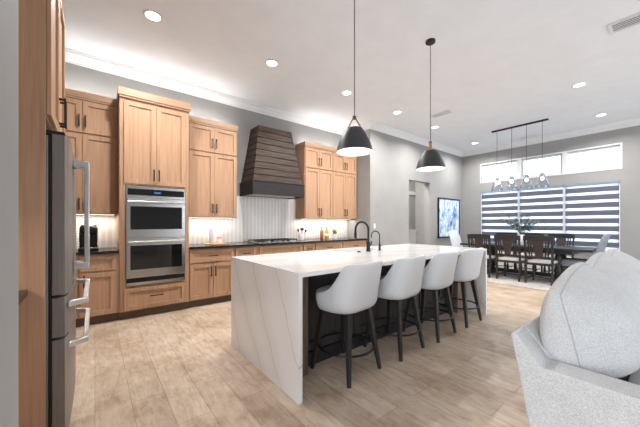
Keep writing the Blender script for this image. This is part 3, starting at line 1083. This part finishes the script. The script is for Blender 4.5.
def pendant():
    t = thing('pendant_lamp', 'x', 'pendant lamp', (0, 0, 0), 'dark bell pendants over the island')
    prof = [(0.176, 0.0), (0.169, 0.04), (0.153, 0.092), (0.129, 0.145), (0.104, 0.188), (0.084, 0.216), (0.074, 0.228)]
    inner = [(r - 0.003, z) for r, z in prof]
    G().lathe(prof, n=48).lathe([(0.074, 0.228), (0.05, 0.232), (0.001, 0.233)], n=48).build('lamp_shade', M['shade'], t, ang=40)
    G().lathe(inner + [(0.05, 0.227), (0.001, 0.228)], n=48).build('shade_lining', M['lining'], t, ang=40)
    G().lathe([(0.001, 0.226), (0.022, 0.225), (0.022, 0.165), (0.001, 0.163)], n=16).build('socket', M['black'], t)
    G().ball((0, 0, 0.125), 0.042, 16, 10).build('bulb', M['bulb'], t)
    g = G()
    for s in (-1, 1):
        g.loft([[(s * 0.075 - 0.005, dy, 0.215), (s * 0.075 + 0.005, dy, 0.215), (s * 0.008 + 0.005, dy, 0.335), (s * 0.008 - 0.005, dy, 0.335)] for dy in (-0.016, 0.016)])
    g.build('leather_strap', M['leather'], t, smooth=False)
    G().lathe([(0.001, 0.318), (0.019, 0.32), (0.019, 0.348), (0.001, 0.357)], n=16).build('clamp', M['twig'], t)
    H = CZ - 1.966
    G().tube([(0, 0, 0.355), (0, 0, H - 0.02)], 0.0042, 8).build('cord', M['cord'], t)
    G().lathe([(0.001, H - 0.026), (0.055, H - 0.026), (0.06, H - 0.02), (0.06, H - 0.0005), (0.001, H - 0.0005)], n=28).build('canopy', M['black'], t)
    l = bpy.data.lights.new('pendant_glow', 'POINT')
    l.energy = 2
    l.color = (1.0, 0.93, 0.84)
    l.shadow_soft_size = 0.03
    lo = bpy.data.objects.new('pendant_glow', l)
    COL.objects.link(lo)
    lo.parent = t
    lo.location = (0, 0, 0.06)
    return t


p0 = pendant()
p0.location = (1.98, 1.95, 1.966)
p0.rotation_euler = (0, 0, radians(-45))
p0['label'] = 'dark bell pendant lamp nearer to the refrigerator'
dup(p0, (3.353, 1.95, 1.966), radians(32), 'dark bell pendant lamp nearer to the dining table')

# ------------------------------------------------------------------ recessed downlights and vents


def downlight():
    t = thing('recessed_downlight', 'x', 'ceiling light', (0, 0, 0), 'recessed downlights in the ceiling')
    G().lathe([(0.075, 0.0), (0.098, -0.001), (0.098, -0.006), (0.088, -0.010), (0.075, -0.007)], n=32).build('trim_ring', M['white'], t)
    G().lathe([(0.001, -0.004), (0.076, -0.004)], n=32).build('lens', M['lens'], t)
    l = bpy.data.lights.new('downlight_lamp', 'AREA')
    l.shape = 'DISK'
    l.size = 0.13
    l.energy = 34
    l.color = (1.0, 0.97, 0.93)
    l.spread = radians(150)
    o = bpy.data.objects.new('downlight_lamp', l)
    COL.objects.link(o)
    o.parent = t
    o.location = (0, 0, -0.012)
    return t


dl = [((0.51, 3.65), 'lit downlight above the oven tower, nearest the refrigerator'), ((2.01, 3.65), 'lit downlight in front of the range hood'),
      ((3.51, 3.65), 'lit downlight left of the near pendant cord, before the far cabinets'), ((4.96, 3.63), 'lit downlight between the two island pendants'),
      ((6.43, 3.62), 'lit downlight by the small vent, before the doorway'), ((8.61, 3.62), 'lit downlight nearest the dining corner'),
      ((6.37, 1.01), 'lit downlight right of the linear pendant, nearer the camera'), ((8.50, 1.0), 'lit downlight right of the linear pendant, near the window wall')]
d0 = downlight()
for i, ((x, y), lab) in enumerate(dl):
    if i == 0:
        d0.location = (x, y, CZ)
        d0['label'] = lab
    else:
        dup(d0, (x, y, CZ), 0, lab)


area_light('added_hall_fill', (7.2, 5.25, CZ - 0.02), (0, 0, 0), 0.6, 0.3, 115, (1.0, 0.97, 0.93))  # unseen fill without a fixture, added to brighten the doorway interior


def vent(x, y, sx, sy, lab):
    t = thing('ceiling_vent', lab, 'vent', (x, y, CZ), 'ceiling air vents')
    z = CZ - 0.012
    f = 0.03
    g = G().box((x - sx, y - sy, z), (x + sx, y - sy + f, CZ)).box((x - sx, y + sy - f, z), (x + sx, y + sy, CZ))
    g.box((x - sx, y - sy + f, z), (x - sx + f, y + sy - f, CZ)).box((x + sx - f, y - sy + f, z), (x + sx, y + sy - f, CZ))
    g.build('frame', M['white'], t, 0.003, smooth=False)
    G().box((x - sx + f, y - sy + f, CZ - 0.004), (x + sx - f, y + sy - f, CZ - 0.001)).build('backing', M['slot'], t, smooth=False)
    g = G()
    n = 5
    for i in range(n):
        if sx > sy:
            yy = y - sy + f + (i + 0.5) * (2 * sy - 2 * f) / n
            g.box((x - sx + f, yy - 0.006, CZ - 0.011), (x + sx - f, yy + 0.006, CZ - 0.004))
        else:
            xx = x - sx + f + (i + 0.5) * (2 * sx - 2 * f) / n
            g.box((xx - 0.006, y - sy + f, CZ - 0.011), (xx + 0.006, y + sy - f, CZ - 0.004))
    g.build('louvre', M['white'], t, smooth=False)


vent(4.83, 0.10, 0.13, 0.40, 'large white ceiling vent at the upper right, cut by the photo edge')
vent(5.76, 3.10, 0.10, 0.21, 'small white ceiling vent right of the far pendant cord')
vent(9.10, 2.46, 0.09, 0.20, 'small white ceiling vent behind the linear pendant')

# ------------------------------------------------------------------ linear pendant over the dining table
t = thing('linear_pendant', 'black bar pendant with four clear glass shades over the dining table', 'pendant lamp', (7.87, 2.33, 2.08))
G().box((7.845, 1.76, CZ - 0.035), (7.895, 2.90, CZ - 0.0005)).build('ceiling_bar', M['black'], t, 0.003, smooth=False)
for y in (2.783, 2.465, 2.165, 1.868):
    G().tube([(7.87, y, 2.40), (7.87, y, CZ - 0.034)], 0.0045, 8).build('cord', M['cord'], t)
    G().lathe([(0.001, 2.41), (0.04, 2.405), (0.045, 2.35), (0.03, 2.345), (0.001, 2.345)], (7.87, y, 0), 20).build('socket_cap', M['grey_fabric'], t)
    s = G().lathe([(0.045, 2.345), (0.07, 2.28), (0.105, 2.18), (0.125, 2.12), (0.118, 2.085), (0.10, 2.075)], (7.87, y, 0), 28).build('glass_shade', M['shade_glass'], t, solid=0.006)
    G().ball((7.87, y, 2.285), 0.034, 14, 8, 1.3).build('bulb', M['bulb'], t)

# ------------------------------------------------------------------ doorway side: picture, outlet
t = thing('framed_picture', 'blue and white abstract canvas in a black frame by the doorway', 'picture', (8.6, 4.38, 0.84))
f = 0.035
X0, X1, Z0, Z1 = 7.95, 9.25, 0.84, 2.04
g = G().box((X0, 4.355, Z0), (X0 + f, 4.397, Z1)).box((X1 - f, 4.355, Z0), (X1, 4.397, Z1)).box((X0 + f, 4.355, Z0), (X1 - f, 4.397, Z0 + f)).box((X0 + f, 4.355, Z1 - f), (X1 - f, 4.397, Z1))
g.build('frame', M['black'], t, 0.003, smooth=False)
G().box((X0 + f, 4.37, Z0 + f), (X1 - f, 4.396, Z1 - f)).build('canvas', M['canvas'], t, smooth=False)
t = thing('light_switch', 'white switch plate on the grey wall behind the faucets', 'light switch', (5.13, BY, 1.21))
G().box((5.095, BY - 0.006, 1.152), (5.167, BY - 0.0005, 1.268)).build('plate', M['white'], t, 0.002, smooth=False)
for x in (5.131,):
    G().box((x - 0.013, BY - 0.010, 1.18), (x + 0.013, BY - 0.006, 1.24)).build('rocker', M['ceramic'], t, 0.001, smooth=False)

# ------------------------------------------------------------------ things on the back counter
CT = 0.9205
t = thing('coffee_maker', 'black coffee maker on the left counter beside the ovens', 'coffee maker', (-0.07, 4.82, CT))
G().box((-0.17, 4.70, CT), (0.04, 4.94, CT + 0.03)).build('base', M['black'], t, 0.008)
G().box((-0.16, 4.83, CT + 0.03), (0.03, 4.94, CT + 0.30)).build('water_tank', M['black'], t, 0.012)
G().prism([(4.72, CT + 0.22), (4.83, CT + 0.20), (4.83, CT + 0.31), (4.76, CT + 0.33), (4.71, CT + 0.29)], 'x', -0.15, 0.02).build('brew_head', M['black'], t, 0.012)
G().tube([(-0.10 + 0.10 * i / 8, 4.725 - 0.012 * sin(pi * i / 8), CT + 0.30 + 0.02 * sin(pi * i / 8)) for i in range(9)], 0.009, 8).build('lever', M['chrome'], t)
G().box((-0.13, 4.71, CT + 0.03), (0.0, 4.82, CT + 0.04)).build('drip_tray', M['steel'], t, 0.002)

t = thing('cutting_board', 'round maple board under the paper towel roll', 'cutting board', (1.60, 4.80, CT))
G().lathe([(0.001, 0), (0.15, 0), (0.155, 0.006), (0.155, 0.014), (0.15, 0.02), (0.001, 0.02)], (1.57, 4.80, CT), 36).build('disc', M['board'], t)
G().box((1.70, 4.765, CT + 0.004), (1.82, 4.795, CT + 0.017)).build('grip', M['board'], t, 0.004)
t = thing('paper_towel_holder', 'paper towel roll standing on the round board', 'paper towel holder', (1.53, 4.80, CT + 0.02))
zb = CT + 0.0205
G().lathe([(0.001, 0), (0.065, 0), (0.065, 0.01), (0.001, 0.012)], (1.54, 4.81, zb), 24).build('base', M['chrome'], t)
G().lathe([(0.02, 0.012), (0.052, 0.012), (0.056, 0.02), (0.056, 0.235), (0.052, 0.243), (0.02, 0.243)], (1.54, 4.81, zb), 28).build('paper_roll', M['paper'], t)
G().tube([(1.54, 4.81, zb), (1.54, 4.81, zb + 0.275)], 0.006, 8).ball((1.54, 4.81, zb + 0.285), 0.016).build('rod', M['chrome'], t)
t = thing('candle_jar', 'small white jar with a wooden lid beside the paper towels', 'jar', (1.665, 4.82, CT + 0.02))
G().lathe([(0.001, 0), (0.034, 0), (0.036, 0.005), (0.036, 0.075), (0.001, 0.075)], (1.668, 4.85, zb), 22).build('jar_body', M['ceramic'], t)
G().lathe([(0.001, 0.075), (0.038, 0.075), (0.038, 0.10), (0.001, 0.10)], (1.668, 4.85, zb), 22).build('lid', M['board'], t)

t = thing('utensil_crock', 'white crock of cooking utensils right of the cooktop', 'crock', (3.43, 4.95, CT))
G().lathe([(0.001, 0.0), (0.055, 0.0), (0.06, 0.01), (0.06, 0.135), (0.054, 0.135), (0.052, 0.02), (0.001, 0.02)], (3.43, 4.95, CT), 24).build('pot', M['ceramic'], t)
for k, (dx, dy, h, mm) in enumerate(((-0.09, -0.01, 0.22, 'steel'), (0.02, -0.03, 0.24, 'black'), (0.05, 0.07, 0.235, 'darkwood'), (-0.04, 0.02, 0.22, 'ceramic'), (0.09, -0.04, 0.20, 'black'))):
    a = Vector((3.43 + dx * 0.2, 4.95 + dy * 0.2, CT + 0.03))
    b = Vector((3.43 + dx, 4.95 + dy, CT + h))
    g = G().tube([a, b], 0.005, 8)
    q = (b - a).normalized()
    g.tube([b - q * 0.045, b - q * 0.02, b + q * 0.01, b + q * 0.025], [0.006, 0.022, 0.022, 0.006], 10)
    tag(g.build('cooking_utensil', M[mm]), ['steel spoon leaning left in the white crock', 'black ladle upright at the front of the white crock', 'dark wooden spoon in the white crock',
        'white spatula in the white crock', 'black spoon leaning right in the white crock'][k], 'utensil', 'utensils in the crock')

t = thing('glass_bottle', 'tall amber bottle with cream label, left of the potted plant', 'bottle', (4.12, 4.95, CT), 'bottles on the counter')
G().lathe([(0.001, 0), (0.045, 0), (0.048, 0.008), (0.048, 0.15), (0.04, 0.18), (0.018, 0.215), (0.016, 0.26), (0.001, 0.26)], (4.13, 4.95, CT), 22).build('bottle_body', M['amber'], t)
G().lathe([(0.0486, 0.05), (0.0486, 0.12)], (4.13, 4.95, CT), 22).build('paper_label', M['label'], t, solid=0.0006)
G().lathe([(0.001, 0.26), (0.017, 0.26), (0.019, 0.285), (0.001, 0.287)], (4.13, 4.95, CT), 14).build('stopper', M['cork'], t)
t = thing('glass_bottle', 'brown bottle just left of the amber bottle', 'bottle', (4.0, 4.95, CT), 'bottles on the counter')
G().lathe([(0.001, 0), (0.036, 0), (0.038, 0.008), (0.038, 0.16), (0.03, 0.19), (0.014, 0.21), (0.013, 0.25), (0.001, 0.25)], (4.005, 4.97, CT), 20).build('bottle_body', M['brownglass'], t)
G().lathe([(0.001, 0.25), (0.015, 0.25), (0.015, 0.272), (0.001, 0.273)], (4.005, 4.97, CT), 14).build('cap', M['black'], t)


def leafy(g, c, dirv, L, W):
    d = Vector(dirv).normalized()
    s = d.cross(Vector((0, 0, 1)))
    s = s.normalized() if s.length > 0.1 else Vector((1, 0, 0))
    u = s.cross(d)
    c = Vector(c)
    g.add([c, c + d * L * 0.35 + s * W + u * 0.1 * W, c + d * L * 0.75 + s * W * 0.7, c + d * L - u * W * 0.4, c + d * L * 0.75 - s * W * 0.7, c + d * L * 0.35 - s * W + u * 0.1 * W, c + d * L * 0.5 - u * 0.25 * W],
          [(0, 1, 6), (1, 2, 6), (2, 3, 6), (3, 4, 6), (4, 5, 6), (5, 0, 6)])


t = thing('potted_plant', 'small green plant in a white pot on the counter', 'plant', (4.36, 4.93, CT))
G().lathe([(0.001, 0), (0.05, 0), (0.055, 0.006), (0.062, 0.11), (0.056, 0.11), (0.05, 0.09), (0.001, 0.09)], (4.36, 4.93, CT), 22).build('pot', M['ceramic'], t)
for mm, nn in (('leaf', 46), ('leaf_yellow', 26)):
    g = G()
    for i in range(nn):
        a, e = random.uniform(0, 2 * pi), random.uniform(0.3, 1.4)
        r = random.uniform(0.0, 0.035)
        d = (cos(a) * cos(e), sin(a) * cos(e), sin(e))
        z = random.uniform(0.085, 0.15) + (0.03 if mm == 'leaf_yellow' else 0)
        leafy(g, (4.36 + r * cos(a), 4.93 + r * sin(a), CT + z), d, random.uniform(0.04, 0.075), 0.013)
    g.build('foliage', M[mm], t, solid=0.001)

# ------------------------------------------------------------------ dining
t = thing('area_rug', 'worn pale grey rug under the dining table', 'rug', (7.9, 2.2, 0))
G().box((6.65, 0.45, 0.0005), (9.15, 3.75, 0.011)).build('rug_pile', M['rug'], t, 0.003, smooth=False)
g = G()
for y in (0.43, 3.735):
    g.box((6.66, y, 0.001), (9.14, y + 0.035, 0.007))
g.build('fringe', M['seat_fabric'], t, smooth=False)
RZ = 0.0115

TX0, TX1, TY0, TY1 = 7.40, 8.36, 0.98, 3.48
t = thing('dining_table', 'long dark wood dining table beneath the linear pendant', 'table', (7.88, 2.23, RZ))
G().box((TX0, TY0, 0.715), (TX1, TY1, 0.765)).build('tabletop', M['darkwood'], t, 0.008)
g = G().box((7.52, 1.30, 0.635), (7.55, 3.16, 0.714)).box((8.21, 1.30, 0.635), (8.24, 3.16, 0.714)).box((7.55, 1.30, 0.635), (8.21, 1.33, 0.714)).box((7.55, 3.13, 0.635), (8.21, 3.16, 0.714))
g.build('apron', M['darkwood'], t, 0.003, smooth=False)
lp = [(0.001, 0.0), (0.05, 0.0), (0.05, 0.05), (0.035, 0.07), (0.055, 0.12), (0.075, 0.19), (0.06, 0.27), (0.038, 0.33), (0.045, 0.36), (0.065, 0.42), (0.06, 0.49), (0.04, 0.54), (0.05, 0.56), (0.05, 0.634 - RZ), (0.001, 0.634 - RZ)]
for x in (7.68, 8.08):
    for y in (1.55, 2.95):
        G().lathe(lp, (x, y, RZ + 0.06), 20).build('leg', M['darkwood'], t)
for y in (1.55, 2.95):
    G().box((7.60, y - 0.05, RZ), (8.16, y + 0.05, RZ + 0.06)).build('foot_beam', M['darkwood'], t, 0.01)
G().box((7.86, 1.55, RZ + 0.08), (7.90, 2.95, RZ + 0.16)).build('stretcher', M['darkwood'], t, 0.004)


def dchair():
    t = thing('dining_chair', 'x', 'chair', (0, 0, 0), 'dark wood chairs around the dining table')
    # faces local +y; back posts at y = -0.21
    wd_ = 0.232

    def by(z):
        return -0.205 if z < 0.47 else -0.205 - 0.085 * ((z - 0.47) / 0.53) ** 1.2
    for s in (-1, 1):
        zs = [0.0, 0.25, 0.47, 0.65, 0.82, 0.985]
        rings = []
        for z in zs:
            y = by(z) - (0.03 * (1 - z / 0.25) if z < 0.25 else 0)
            x = s * (wd_ - 0.012 + 0.012 * z)
            rings.append([(x - 0.018, y - 0.02, z), (x + 0.018, y - 0.02, z), (x + 0.018, y + 0.02, z), (x - 0.018, y + 0.02, z)])
        G().loft(rings).build('back_post', M['darkwood'], t, 0.004, smooth=False)
        fl = [(0.001, 0), (0.018, 0), (0.02, 0.04), (0.014, 0.06), (0.024, 0.10), (0.03, 0.15), (0.024, 0.20), (0.016, 0.235), (0.026, 0.25), (0.028, 0.30), (0.02, 0.33), (0.027, 0.345), (0.027, 0.385), (0.001, 0.385)]
        G().lathe(fl, (s * 0.205, 0.235, 0), 14).build('leg', M['darkwood'], t)
    # crest rail (slightly bowed)
    n = 8
    lo, hi = [], []
    rings = []
    for i in range(n + 1):
        x = -wd_ - 0.025 + (2 * wd_ + 0.05) * i / n
        bow = -0.018 * (1 - (x / wd_) ** 2)
        y = by(0.95) + bow
        zt = 1.0 + 0.012 * (1 - (x / wd_) ** 2)
        rings.append([(x, y - 0.016, 0.90), (x, y + 0.012, 0.90), (x, y + 0.008, zt), (x, y - 0.02, zt)])
    G().loft(rings).build('crest_rail', M['darkwood'], t, 0.004, smooth=False)
    G().box((-wd_ + 0.01, by(0.56) - 0.012, 0.535), (wd_ - 0.01, by(0.56) + 0.012, 0.575)).build('lower_rail', M['darkwood'], t, 0.003, smooth=False)
    # vase splat
    rings = []
    for (z, hw) in ((0.57, 0.058), (0.62, 0.06), (0.68, 0.07), (0.76, 0.085), (0.83, 0.092), (0.905, 0.09)):
        y = by(z) - 0.008
        rings.append([(-hw, y - 0.008, z), (hw, y - 0.008, z), (hw, y + 0.008, z), (-hw, y + 0.008, z)])
    G().loft(rings).build('splat', M['splat'], t, 0.002, smooth=False)
    for x0, x1 in ((-0.115, -0.135), (-0.158, -0.172), (0.115, 0.135), (0.158, 0.172)):
        rings = []
        for z in (0.57, 0.74, 0.905):
            x = x0 + (x1 - x0) * (z - 0.57) / 0.335
            y = by(z) - 0.006
            rings.append([(x - 0.012, y - 0.008, z), (x + 0.012, y - 0.008, z), (x + 0.012, y + 0.008, z), (x - 0.012, y + 0.008, z)])
        G().loft(rings).build('slat', M['darkwood'], t, 0.002, smooth=False)
    g = G().box((-0.22, 0.235, 0.385), (0.22, 0.27, 0.435)).box((-0.23, -0.19, 0.385), (-0.20, 0.235, 0.435)).box((0.20, -0.19, 0.385), (0.23, 0.235, 0.435)).box((-0.20, -0.20, 0.385), (0.20, -0.17, 0.435))
    g.build('seat_frame', M['darkwood'], t, 0.004, smooth=False)
    rings = []
    for (z, k) in ((0.432, 0.98), (0.455, 1.0), (0.472, 0.96), (0.482, 0.82), (0.486, 0.4)):
        rings.append([(x * k * 1.05, 0.04 + y * k * 1.1, z) for x, y in ((-0.19, -0.21), (-0.1, -0.215), (0.1, -0.215), (0.19, -0.21), (0.215, -0.1), (0.22, 0.1), (0.215, 0.205), (0.1, 0.22), (-0.1, 0.22), (-0.215, 0.205), (-0.22, 0.1), (-0.215, -0.1))])
    G().loft(rings).build('seat_cushion', M['seat_fabric'], t, ang=70)
    G().box((-0.195, -0.19, 0.10), (-0.175, 0.225, 0.125)).build('stretcher', M['darkwood'], t, 0.003, smooth=False)
    G().box((0.175, -0.19, 0.10), (0.195, 0.225, 0.125)).build('stretcher', M['darkwood'], t, 0.003, smooth=False)
    G().box((-0.175, -0.012, 0.102), (0.175, 0.012, 0.123)).build('stretcher', M['darkwood'], t, 0.003, smooth=False)
    return t


c0 = dchair()
places = [((7.42, 2.92), -90, 'dark dining chair on the near side, partly behind the island end'), ((7.42, 2.33), -90, 'dark dining chair in the middle of the near side'),
          ((7.42, 1.77), -90, 'dark dining chair on the near side closest to the sofa'), ((8.62, 2.92), 90, 'dark dining chair on the window side, behind the left near chair'),
          ((8.62, 2.33), 90, 'dark dining chair on the window side, behind the middle near chair'), ((8.62, 1.74), 90, 'dark dining chair on the window side next to the grey head chair')]
for i, ((x, y), r, lab) in enumerate(places):
    if i == 0:
        c0.location = (x, y, RZ)
        c0.rotation_euler = (0, 0, radians(r))
        c0['label'] = lab
    else:
        dup(c0, (x, y, RZ), radians(r), lab)


def hchair(lab, x, y, rot, fab):
    t = thing('upholstered_chair', lab, 'chair', (0, 0, 0), 'upholstered head chairs at the table ends')
    # back
    rings = []
    for (z, w_, y0, th) in ((0.44, 0.225, -0.24, 0.08), (0.52, 0.235, -0.255, 0.085), (0.70, 0.24, -0.29, 0.085), (0.90, 0.24, -0.345, 0.08), (1.00, 0.235, -0.38, 0.07), (1.045, 0.215, -0.395, 0.05), (1.055, 0.19, -0.40, 0.025)):
        h = th / 2
        rings.append([(-w_, y0 - h * 0.6, z), (-w_ * 0.9, y0 - h, z), (0, y0 - h * 1.15, z), (w_ * 0.9, y0 - h, z), (w_, y0 - h * 0.6, z), (w_, y0 + h * 0.6, z), (w_ * 0.9, y0 + h, z), (0, y0 + h * 0.9, z), (-w_ * 0.9, y0 + h, z), (-w_, y0 + h * 0.6, z)])
    G().loft(rings).build('backrest', fab, t, ang=70)
    rings = []
    for (z, k) in ((0.375, 0.97), (0.39, 1.0), (0.46, 1.0), (0.49, 0.97), (0.51, 0.86), (0.515, 0.4)):
        rings.append([(a * k, 0.03 + b * k, z) for a, b in ((-0.235, -0.24), (0.235, -0.24), (0.25, -0.1), (0.25, 0.2), (0.225, 0.25), (0, 0.258), (-0.225, 0.25), (-0.25, 0.2), (-0.25, -0.1))])
    G().loft(rings).build('seat', fab, t, ang=70)
    g = G()
    for i in range(14):
        for s in (-1, 1):
            g.ball((s * 0.2505, -0.18 + 0.031 * i, 0.40), 0.0075, 8, 6)
    for i in range(14):
        g.ball((-0.208 + 0.032 * i, 0.283, 0.40), 0.0075, 8, 6)
    g.build('nailhead_trim', M['chrome'], t)
    for sx in (-1, 1):
        G().tube([(sx * 0.205, 0.22, 0.378), (sx * 0.205, 0.23, 0.0)], 0.024, 4, 0.016).build('leg', M['darkwood'], t, 0.003, smooth=False)
        G().tube([(sx * 0.205, -0.19, 0.378), (sx * 0.205, -0.27, 0.0)], 0.024, 4, 0.016).build('leg', M['darkwood'], t, 0.003, smooth=False)
    t.location = (x, y, RZ + 0.003)
    t.rotation_euler = (0, 0, rot)
    return t


hchair('grey upholstered head chair with nailhead trim beside the sofa', 7.87, 1.23, 0, M['grey_fabric'])
hchair('pale upholstered head chair below the framed picture', 7.87, 3.50, pi, M['pale_fabric'])

t = thing('vase_with_branches', 'white vase of grey-green branches on the dining table', 'vase', (7.88, 2.24, 0.7655))
G().lathe([(0.001, 0), (0.06, 0), (0.075, 0.03), (0.095, 0.11), (0.085, 0.17), (0.05, 0.215), (0.045, 0.24), (0.052, 0.25), (0.045, 0.248), (0.04, 0.22), (0.001, 0.20)], (7.88, 2.26, 0.7655), 26).build('vase', M['ceramic'], t)
gs, gl = G(), G()
for i in range(26):
    a = random.uniform(0, 2 * pi)
    sp_ = random.uniform(0.10, 0.46)
    h = random.uniform(0.30, 0.66)
    p0_ = Vector((7.88, 2.26, 0.7655 + 0.22))
    p2_ = Vector((7.88 + cos(a) * sp_ * 0.7, 2.26 + sin(a) * sp_, 0.7655 + 0.22 + h * (1 - sp_ * 0.9)))
    p1_ = (p0_ + p2_) / 2 + Vector((0, 0, 0.09))
    ps = [p0_ * (1 - s) ** 2 + p1_ * 2 * s * (1 - s) + p2_ * s * s for s in [k / 6 for k in range(7)]]
    gs.tube(ps, 0.003, 5)
    for k in range(2, 7):
        for _ in range(3):
            d = Vector((random.uniform(-1, 1), random.uniform(-1, 1), random.uniform(-0.4, 0.9)))
            leafy(gl, ps[k], d, random.uniform(0.055, 0.09), 0.018)
gs.build('stems', M['twig'], t)
gl.build('foliage', M['leaf_grey'], t, solid=0.001)

# ------------------------------------------------------------------ sofa
t = thing('sofa', 'large pale grey tweed sofa in the right foreground', 'sofa', (2.8, 0.0, 0))
SXA, SXB = 1.52, 4.05


def rounded(g, a, b, n=1):
    return g.box(a, b)


AP = [(-0.48, 0.06), (0.34, 0.06), (0.355, 0.10), (0.41, 0.357), (0.482, 0.757), (0.466, 0.765), (0.368, 0.64), (-0.48, 0.64)]
G().prism(AP, 'x', SXA, SXA + 0.148).build('arm', M['tweed'], t, 0.010)
G().prism(AP, 'x', SXB - 0.148, SXB).build('arm', M['tweed'], t, 0.010)
G().prism([(0.34, 0.06), (0.355, 0.10), (0.41, 0.357), (0.482, 0.755), (0.468, 0.763), (0.362, 0.64), (0.345, 0.60), (0.20, 0.10), (0.20, 0.06)], 'x', SXA + 0.149, SXB - 0.149).build('back_frame', M['tweed'], t, 0.012)
G().box((SXA + 0.15, -0.46, 0.06), (SXB - 0.15, 0.18, 0.28)).build('seat_base', M['tweed'], t, 0.015)
for (x, y) in ((1.60, -0.40), (3.97, -0.40), (1.60, 0.30), (3.97, 0.30)):
    G().tube([(x, y, 0.06), (x, y, 0)], 0.03, 12, 0.022).build('foot', M['darkwood'], t)


def pillow(cx, cz, w_, h_, th, y_mid, tilt, name, flat=False, puff=0.0):
    """soft box: local (a across, b up, c thickness)"""
    n = 16
    vs, fs = [], []
    idx = {}

    def f(u, v, side):
        # u, v in -1..1; full belly towards the front, soft corners
        e = (1 - abs(u) ** 4) * (1 - abs(v) ** (2.6 if v > 0 else 7))
        c = (0.5 * th * (1 - 0.55 * v) + (puff if side < 0 else puff * 0.3) * e) * side
        r = 1 - 0.05 * (abs(u * v)) ** 3
        return Vector((u * w_ / 2 * r * (1 - 0.02 * v * v), c, v * h_ / 2 * r * ((0.60 + 0.165 * (u + 1) + 0.10 * (1 - u * u)) if v > 0 else 0.98)))
    R = Matrix.Rotation(tilt, 3, 'X')
    for side in (-1, 1):
        for i in range(n + 1):
            for j in range(n + 1):
                u = sin(pi / 2 * (2 * i / n - 1))
                v = sin(pi / 2 * (2 * j / n - 1))
                p = f(u, v, side)
                p = R @ p
                idx[side, i, j] = len(vs)
                vs.append((cx + p.x, y_mid + p.y, cz + p.z))
        for i in range(n):
            for j in range(n):
                q = [idx[side, i, j], idx[side, i + 1, j], idx[side, i + 1, j + 1], idx[side, i, j + 1]]
                fs.append(tuple(q if side < 0 else q[::-1]))
    rim = [(i, 0) for i in range(n)] + [(n, j) for j in range(n)] + [(i, n) for i in range(n, 0, -1)] + [(0, j) for j in range(n, 0, -1)]
    k = 5
    L = len(rim)
    # rounded border between the two faces
    prev = [idx[-1, i, j] for i, j in rim]
    for s in range(1, k + 1):
        if s == k:
            cur = [idx[1, i, j] for i, j in rim]
        else:
            cur = []
            w2 = s / k
            for (i, j) in rim:
                A, B = Vector(vs[idx[-1, i, j]]), Vector(vs[idx[1, i, j]])
                m_ = A.lerp(B, w2)
                out = Vector((m_.x - cx, 0, m_.z - cz)).normalized()
                cur.append(len(vs))
                vs.append(m_ + out * 0.016 * sin(pi * w2))
        for q in range(L):
            fs.append((prev[q], cur[q], cur[(q + 1) % L], prev[(q + 1) % L]))
        prev = cur
    o = G().add(vs, fs).build(name, M['tweed'], t, ang=60, sub=1)
    front = [Vector(vs[idx[-1, i, j]]) for i, j in rim]
    G().tube(front + [front[0]], 0.003, 6, caps=False).build('piping', M['seam'], o)
    return o


pillow(2.06, 0.785, 0.76, 0.52, 0.10, 0.345, radians(-5), 'back_cushion', puff=0.19)
pillow(2.81, 0.81, 0.74, 0.50, 0.11, 0.345, radians(-5), 'back_cushion', puff=0.18)
pillow(3.53, 0.80, 0.68, 0.50, 0.11, 0.345, radians(-5), 'back_cushion', puff=0.18)
for cx in (2.05, 2.785, 3.52):
    g = G().box((cx - 0.362, -0.50, 0.285), (cx + 0.362, 0.16, 0.47))
    g.build('seat_cushion', M['tweed'], t, 0.05)
